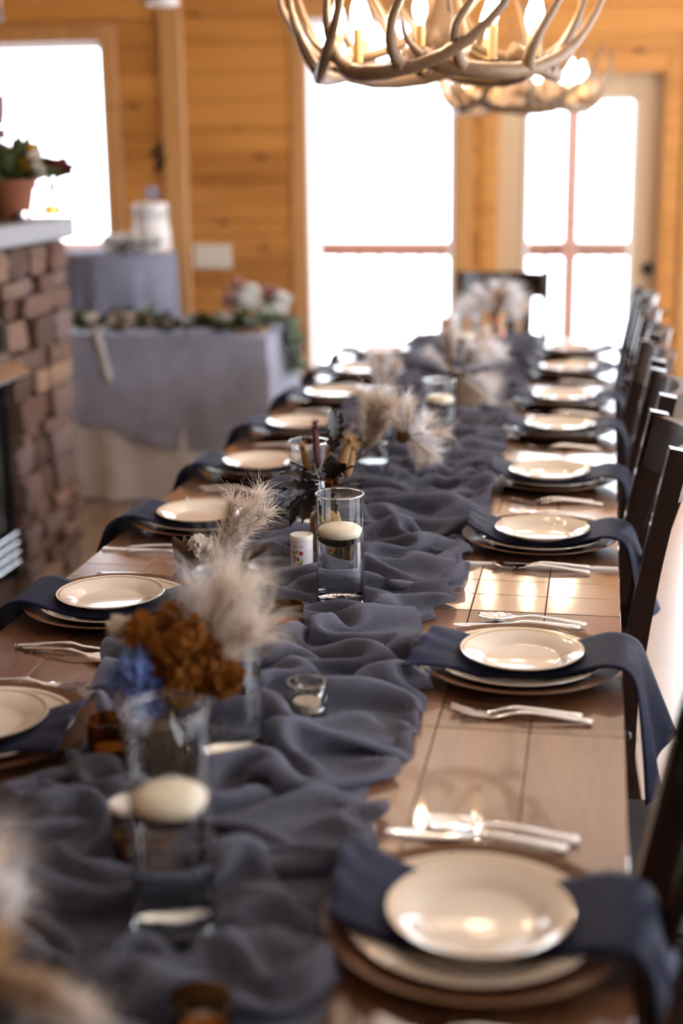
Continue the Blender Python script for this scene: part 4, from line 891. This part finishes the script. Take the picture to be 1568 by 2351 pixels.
for d_, s_, p in [((-1, -.2, -.25), .062, (-.01, -.01, .16)), ((-.9, -.3, -.75), .060, (-.02, -.015, .145)), ((-.6, -.4, .5), .055, (-.01, -.01, .165)), ((-1, -.1, .15), .055, (-.015, -.01, .165)), ((.5, -.4, .45), .055, (.005, -.012, .165)), ((.1, -.5, .9), .055, (.015, -.012, .16)), ((.9, -.3, .05), .055, (.01, -.01, .155)), ((.4, -.5, -.5), .05, (0, -.015, .15)), ((-.3, -.5, -.8), .055, (-.015, -.015, .145)), ((.2, .3, 1), .06, (.012, .012, .215)), ((-.2, -.5, .25), .05, (0, -.015, .165)), ((-.5, .1, -.95), .05, (-.04, -.01, .125)), ((.6, 0, -.3), .05, (.03, 0, .15)), ((-.1, .1, 1), .05, (.02, .0, .24)), ((.9, -.5, .35), .06, (.02, -.012, .15)), ((1, -.2, -.3), .06, (.015, -.01, .145)), ((-.8, -.5, .1), .06, (-.01, -.012, .15)), ((-.95, -.2, -.5), .06, (-.02, -.012, .15)), ((-.4, -.6, -.3), .055, (-.01, -.016, .155)), ((.3, -.7, .1), .055, (.01, -.016, .155)), ((.05, -.6, -.6), .05, (.005, -.016, .145)), ((.75, -.5, .6), .05, (.02, -.012, .165))]: put_leaf(t, 'leafd', p, d_, s_*1.3, q.uniform(-.9, .9))
for a, b in [((-.02, -.01, .15), (-.078, -.02, .222)), ((-.02, -.01, .16), (-.065, -.01, .20))]: obj('grass_blade', MB().sweep(spline([a, ((a[0]+b[0])/2, (a[1]+b[1])/2, (a[2]+b[2])/2+.008), b], 6), [.002]*5+[.0012, .0003], .0005), M['leafd'], t)
ruffle(t, (.015, -.012, .16), .012, 'rust', 260, 40, .012)
# plume bunch and brown-centred bloom
x, y, _ = ARR[3]; t = thing('plume_jar', 'smoky jar with a cream plume and a brown-centred feathery bloom', 'flower arrangement', (x, y, BZ))
obj('jar', MB().lathe([(0, .003), (.034, .003), (.036, .01), (.036, .085), (.030, .10), (.031, .108), (.0295, .108), (.028, .10), (.034, .084), (.034, .012), (0, .008)], 36), M['glass'], t, True, .9); obj('water', MB().lathe([(0, .0085), (.031, .0125), (.0332, .02), (.0332, .065), (0, .065)], 36), M['water'], t, True, .6)
add_plume(t, (-.015, -.01, .09), (.0, -.02, .205), .055, 1000, 'pampas', 61, 0); add_plume(t, (-.02, -.01, .08), (.025, -.02, .19), .045, 600, 'pampasb', 62, 0); add_plume(t, (-.01, 0, .09), (.045, .0, .195), .045, 500, 'pampas', 63, 0)
hc = (.070, -.01, .128); stalk(t, (0, 0, .07), hc)
obj('seed_head', MB()._sph(hc, .016, 16, 10, (1, .8, 1.1)), M['browncentre'], t, True)
for k in range(11): a = -.9+k*.27; add_plume(t, (hc[0]+.010, hc[1], hc[2]), (hc[0]+(.06+.035*math.sin(k*5.1)**2)*math.cos(a), hc[1]+.05*math.sin(k*2.3), hc[2]+(.05+.035*math.sin(k*3.7)**2)*math.sin(a)), .034, 170, 'pampasw' if k % 2 else 'pampas', k+70, .005)
for a in (2.6, 3.4, 4.2): put_leaf(t, 'leafb', (-.01, 0, .10), (math.cos(a), math.sin(a), .3), .06, .5)
# tall beige plume with spreading white ones
x, y, _ = ARR[4]; t = thing('tall_plume_bottle', 'brown bottle of tall beige and spreading white plumes', 'flower arrangement', (x, y, BZ))
bottle(t, .11, .028, .012, 'bottle_brown')
add_plume(t, (-.012, 0, .11), (-.028, 0, .262), .034, 900, 'pampasb', 81, 0, start=0)
q = random.Random(29)
for k in range(15):
    a = q.uniform(-.55, 1.75); r_ = q.uniform(.07, .13); c0 = Vector((.012*math.cos(a), q.uniform(-.015, .015), .115+.015*math.sin(a)))
    add_plume(t, c0+Vector((math.cos(a), 0, math.sin(a)))*.02, c0+Vector((math.cos(a)*r_, q.uniform(-.06, .06), math.sin(a)*r_*1.15)), q.uniform(.036, .055), 330, 'pampasw' if k % 3 else 'pampas', 300+k, q.uniform(.0, .03), start=0)
for k in range(4): add_plume(t, (.012, -.012, .10), (.03+.02*k, -.05-.01*k, .035+.012*k), .032, 350, 'pampas', 340+k, .015, start=0)
add_plume(t, (-.012, 0, .115), (-.075, .02, .17), .036, 400, 'pampasw', 350, .01, start=0)
for a in (0, 1.4, 3.0, 4.4): put_leaf(t, 'leafb', (0, 0, .10), (math.cos(a), math.sin(a), .15), .075, .5)
# white plumes left
x, y, _ = ARR[5]; t = thing('upright_plume_bottle', 'slim bottle of upright white plumes on the left of the runner', 'flower arrangement', (x, y, BZ))
bottle(t, .09, .024, .011, 'glass'); 
for k, (dx, dz) in enumerate([(-.03, .155), (.0, .165), (.025, .145), (.045, .13)]): add_plume(t, (dx*.2, 0, .06), (dx, 0, dz), .030, 420, 'pampas' if k % 2 else 'pampasw', k+91, 0)
# far white plumes
x, y, _ = ARR[6]; t = thing('far_plume_bottle', 'orange-brown bottle of full white plumes at the far end', 'flower arrangement', (x, y, BZ))
bottle(t, .12, .034, .014, 'amber')
q = random.Random(17)
for k, (dx, dz, m_) in enumerate([(-.10, .19, 'pampasw'), (-.055, .225, 'pampasw'), (-.01, .262, 'pampasw'), (.04, .225, 'pampasw'), (.095, .215, 'pampasw'), (.115, .165, 'pampas'), (-.12, .155, 'pampasw'), (-.03, .20, 'pampas'), (.02, .205, 'pampasb'), (.06, .255, 'pampasw'), (.08, .14, 'pampasw'), (-.08, .24, 'pampasw')]): add_plume(t, (dx*.45, q.uniform(-.02, .02), .09+.4*(dz-.11)), (dx*q.uniform(.8, 1.1), q.uniform(-.06, .06), dz), q.uniform(.035, .06), 330, m_, k+111, q.uniform(0, .03), w=.0009, start=0)
# plume arrangement close to the lens, lower left corner
x, y, _ = ARR[7]; t = thing('near_plume_vase', 'cream plumes in a glass vase at the bottom left corner', 'flower arrangement', (x, y, BZ))
obj('glass_wall', MB().lathe([(0, .003), (.034, .003), (.035, .008), (.035, .15), (.0335, .15), (.0335, .01), (0, .008)], 36), M['glass'], t, True, .8)
for k, (a, b, r, m_) in enumerate([((0, 0, .03), (.035, -.02, .195), .05, 'pampas'), ((0, 0, .05), (.06, -.03, .175), .03, 'pampasw'), ((.01, 0, .04), (.055, -.07, .15), .045, 'tanf'), ((.02, -.02, .08), (.155, -.11, .125), .026, 'pampas'), ((.02, -.02, .08), (.115, -.10, .13), .026, 'pampasb'), ((.0, -.01, .05), (.02, -.09, .15), .045, 'tanf')]): add_plume(t, a, b, r, 650, m_, k+131, .01, w=.0008)

# ------------------------------------------------------------------ antler chandeliers
def cyl(th, r, z_): a = math.radians(th); return (r*math.cos(a), r*math.sin(a), z_)
def antler_mesh(seed):
    q = random.Random(seed); j = lambda s_: q.uniform(-s_, s_); mb = MB()
    def tine(pts, r0, r1):
        sp_ = spline([cyl(*p) for p in pts], 12); n = len(sp_); mb.tube(sp_, [(r0*(1-i/(n-1))**.8+r1)*(1+.06*math.sin(i*2.1)) for i in range(n)], 9)
    tine([(-52, .235, .050), (-34, .268, .016), (-10, .290, .004), (14, .304, .016), (32, .335, .060), (43, .368, .120), (49, .386+j(.01), .180), (52+j(3), .388, .245)], .0185, .0035)
    tine([(-26, .276, .012), (-30, .304, .040), (-29+j(3), .338, .095), (-24, .362+j(.01), .16), (-19, .366, .215+j(.03))], .0135, .0025)
    tine([(6, .298, .014), (3, .324, .050), (5+j(3), .352, .110), (11, .376, .17), (15, .380, .235+j(.03))], .0145, .0025)
    tine([(-44, .250, .030), (-49, .280, .050), (-52, .315, .080), (-52, .335, .115)], .0095, .002)
    return mb.mesh('antler', M['bone'], True)
def inner_mesh():
    mb = MB()
    for p, r in (([(-20, .26, .05), (-10, .20, .045), (10, .12, .07), (30, .06, .13), (40, .045, .24), (30, .06, .36)], .012), ([(10, .12, .07), (0, .13, .12), (-10, .16, .18)], .008), ([(30, .06, .13), (55, .09, .17), (60, .13, .22)], .008)):
        sp_ = spline([cyl(*q_) for q_ in p], 14); mb.tube(sp_, [r*(1-.8*i/14)+.002 for i in range(15)], 8)
    return mb.mesh('antler', M['bone'], True)
AN = [antler_mesh(i) for i in range(3)]; INN = inner_mesh()
SL = MB().lathe([(0, 0), (.011, 0), (.011, .075), (.008, .078), (0, .078)], 16).mesh('candle_sleeve', M['sleeve'], True, .6)
BU = MB().lathe([(0, 0), (.008, .0), (.0105, .006), (.0165, .022), (.0175, .034), (.0135, .052), (.007, .068), (.003, .080), (0, .086)], 16).mesh('bulb', M['bulb'], True)
CUP = MB().lathe([(0, -.012), (.010, -.010), (.020, -.002), (.021, .002), (0, .002)], 16).mesh('drip_cup', M['bronze'], True, .6)
def chandelier(x, y, z_, rz, label):
    t = thing('antler_chandelier', label, 'chandelier', (x, y, z_), rz, 'antler chandeliers'); t.scale = (.95, .95, 1)
    for k in range(6): o = link('antler', AN[k % 3], t, (0, 0, .019), (0, 0, k*PI/3))
    for k in range(4): link('antler', INN, t, (0, 0, .02), (0, 0, k*PI/2+.3))
    obj('hub', MB().lathe([(0, .07), (.03, .07), (.05, .10), (.045, .14), (.02, .17), (.012, .40), (.012, .42), (0, .42)], 24), M['bone'], t, True, .8)
    for k in range(9):
        a = 2*PI*(k+.3)/9; p = (.248*math.cos(a), .248*math.sin(a), .045)
        ca = obj('arm', MB().tube([(.04*math.cos(a), .04*math.sin(a), .10), (.15*math.cos(a), .15*math.sin(a), .04), (.248*math.cos(a), .248*math.sin(a), .036)], .006, 7), M['bone'], t, True)
        link('drip_cup', CUP, t, p); s_ = link('candle_sleeve', SL, t, p); link('bulb', BU, s_, (0, 0, .078))
    ch = MB(); zz = .42
    while z_+zz < ZC-.03:
        pts = [(.010*math.cos(b), 0, zz+.017+.022*math.sin(b)) for b in [2*PI*i/10 for i in range(11)]] if int(zz/.034) % 2 else [(0, .010*math.cos(b), zz+.017+.022*math.sin(b)) for b in [2*PI*i/10 for i in range(11)]]
        ch.tube(pts, .0025, 5, False); zz += .034
    obj('chain', ch, M['bronze'], t, True); obj('canopy', MB().lathe([(0, ZC-z_-.035), (.02, ZC-z_-.033), (.06, ZC-z_-.01), (.062, ZC-z_-.002), (0, ZC-z_-.002)], 24), M['bronze'], t, True, .6)
chandelier(-.392, 3.48, 1.682, .25, 'antler chandelier with lit candle bulbs hanging nearest the camera')
chandelier(-.335, 6.02, 1.662, .6, 'farther antler chandelier with lit candle bulbs near the door')
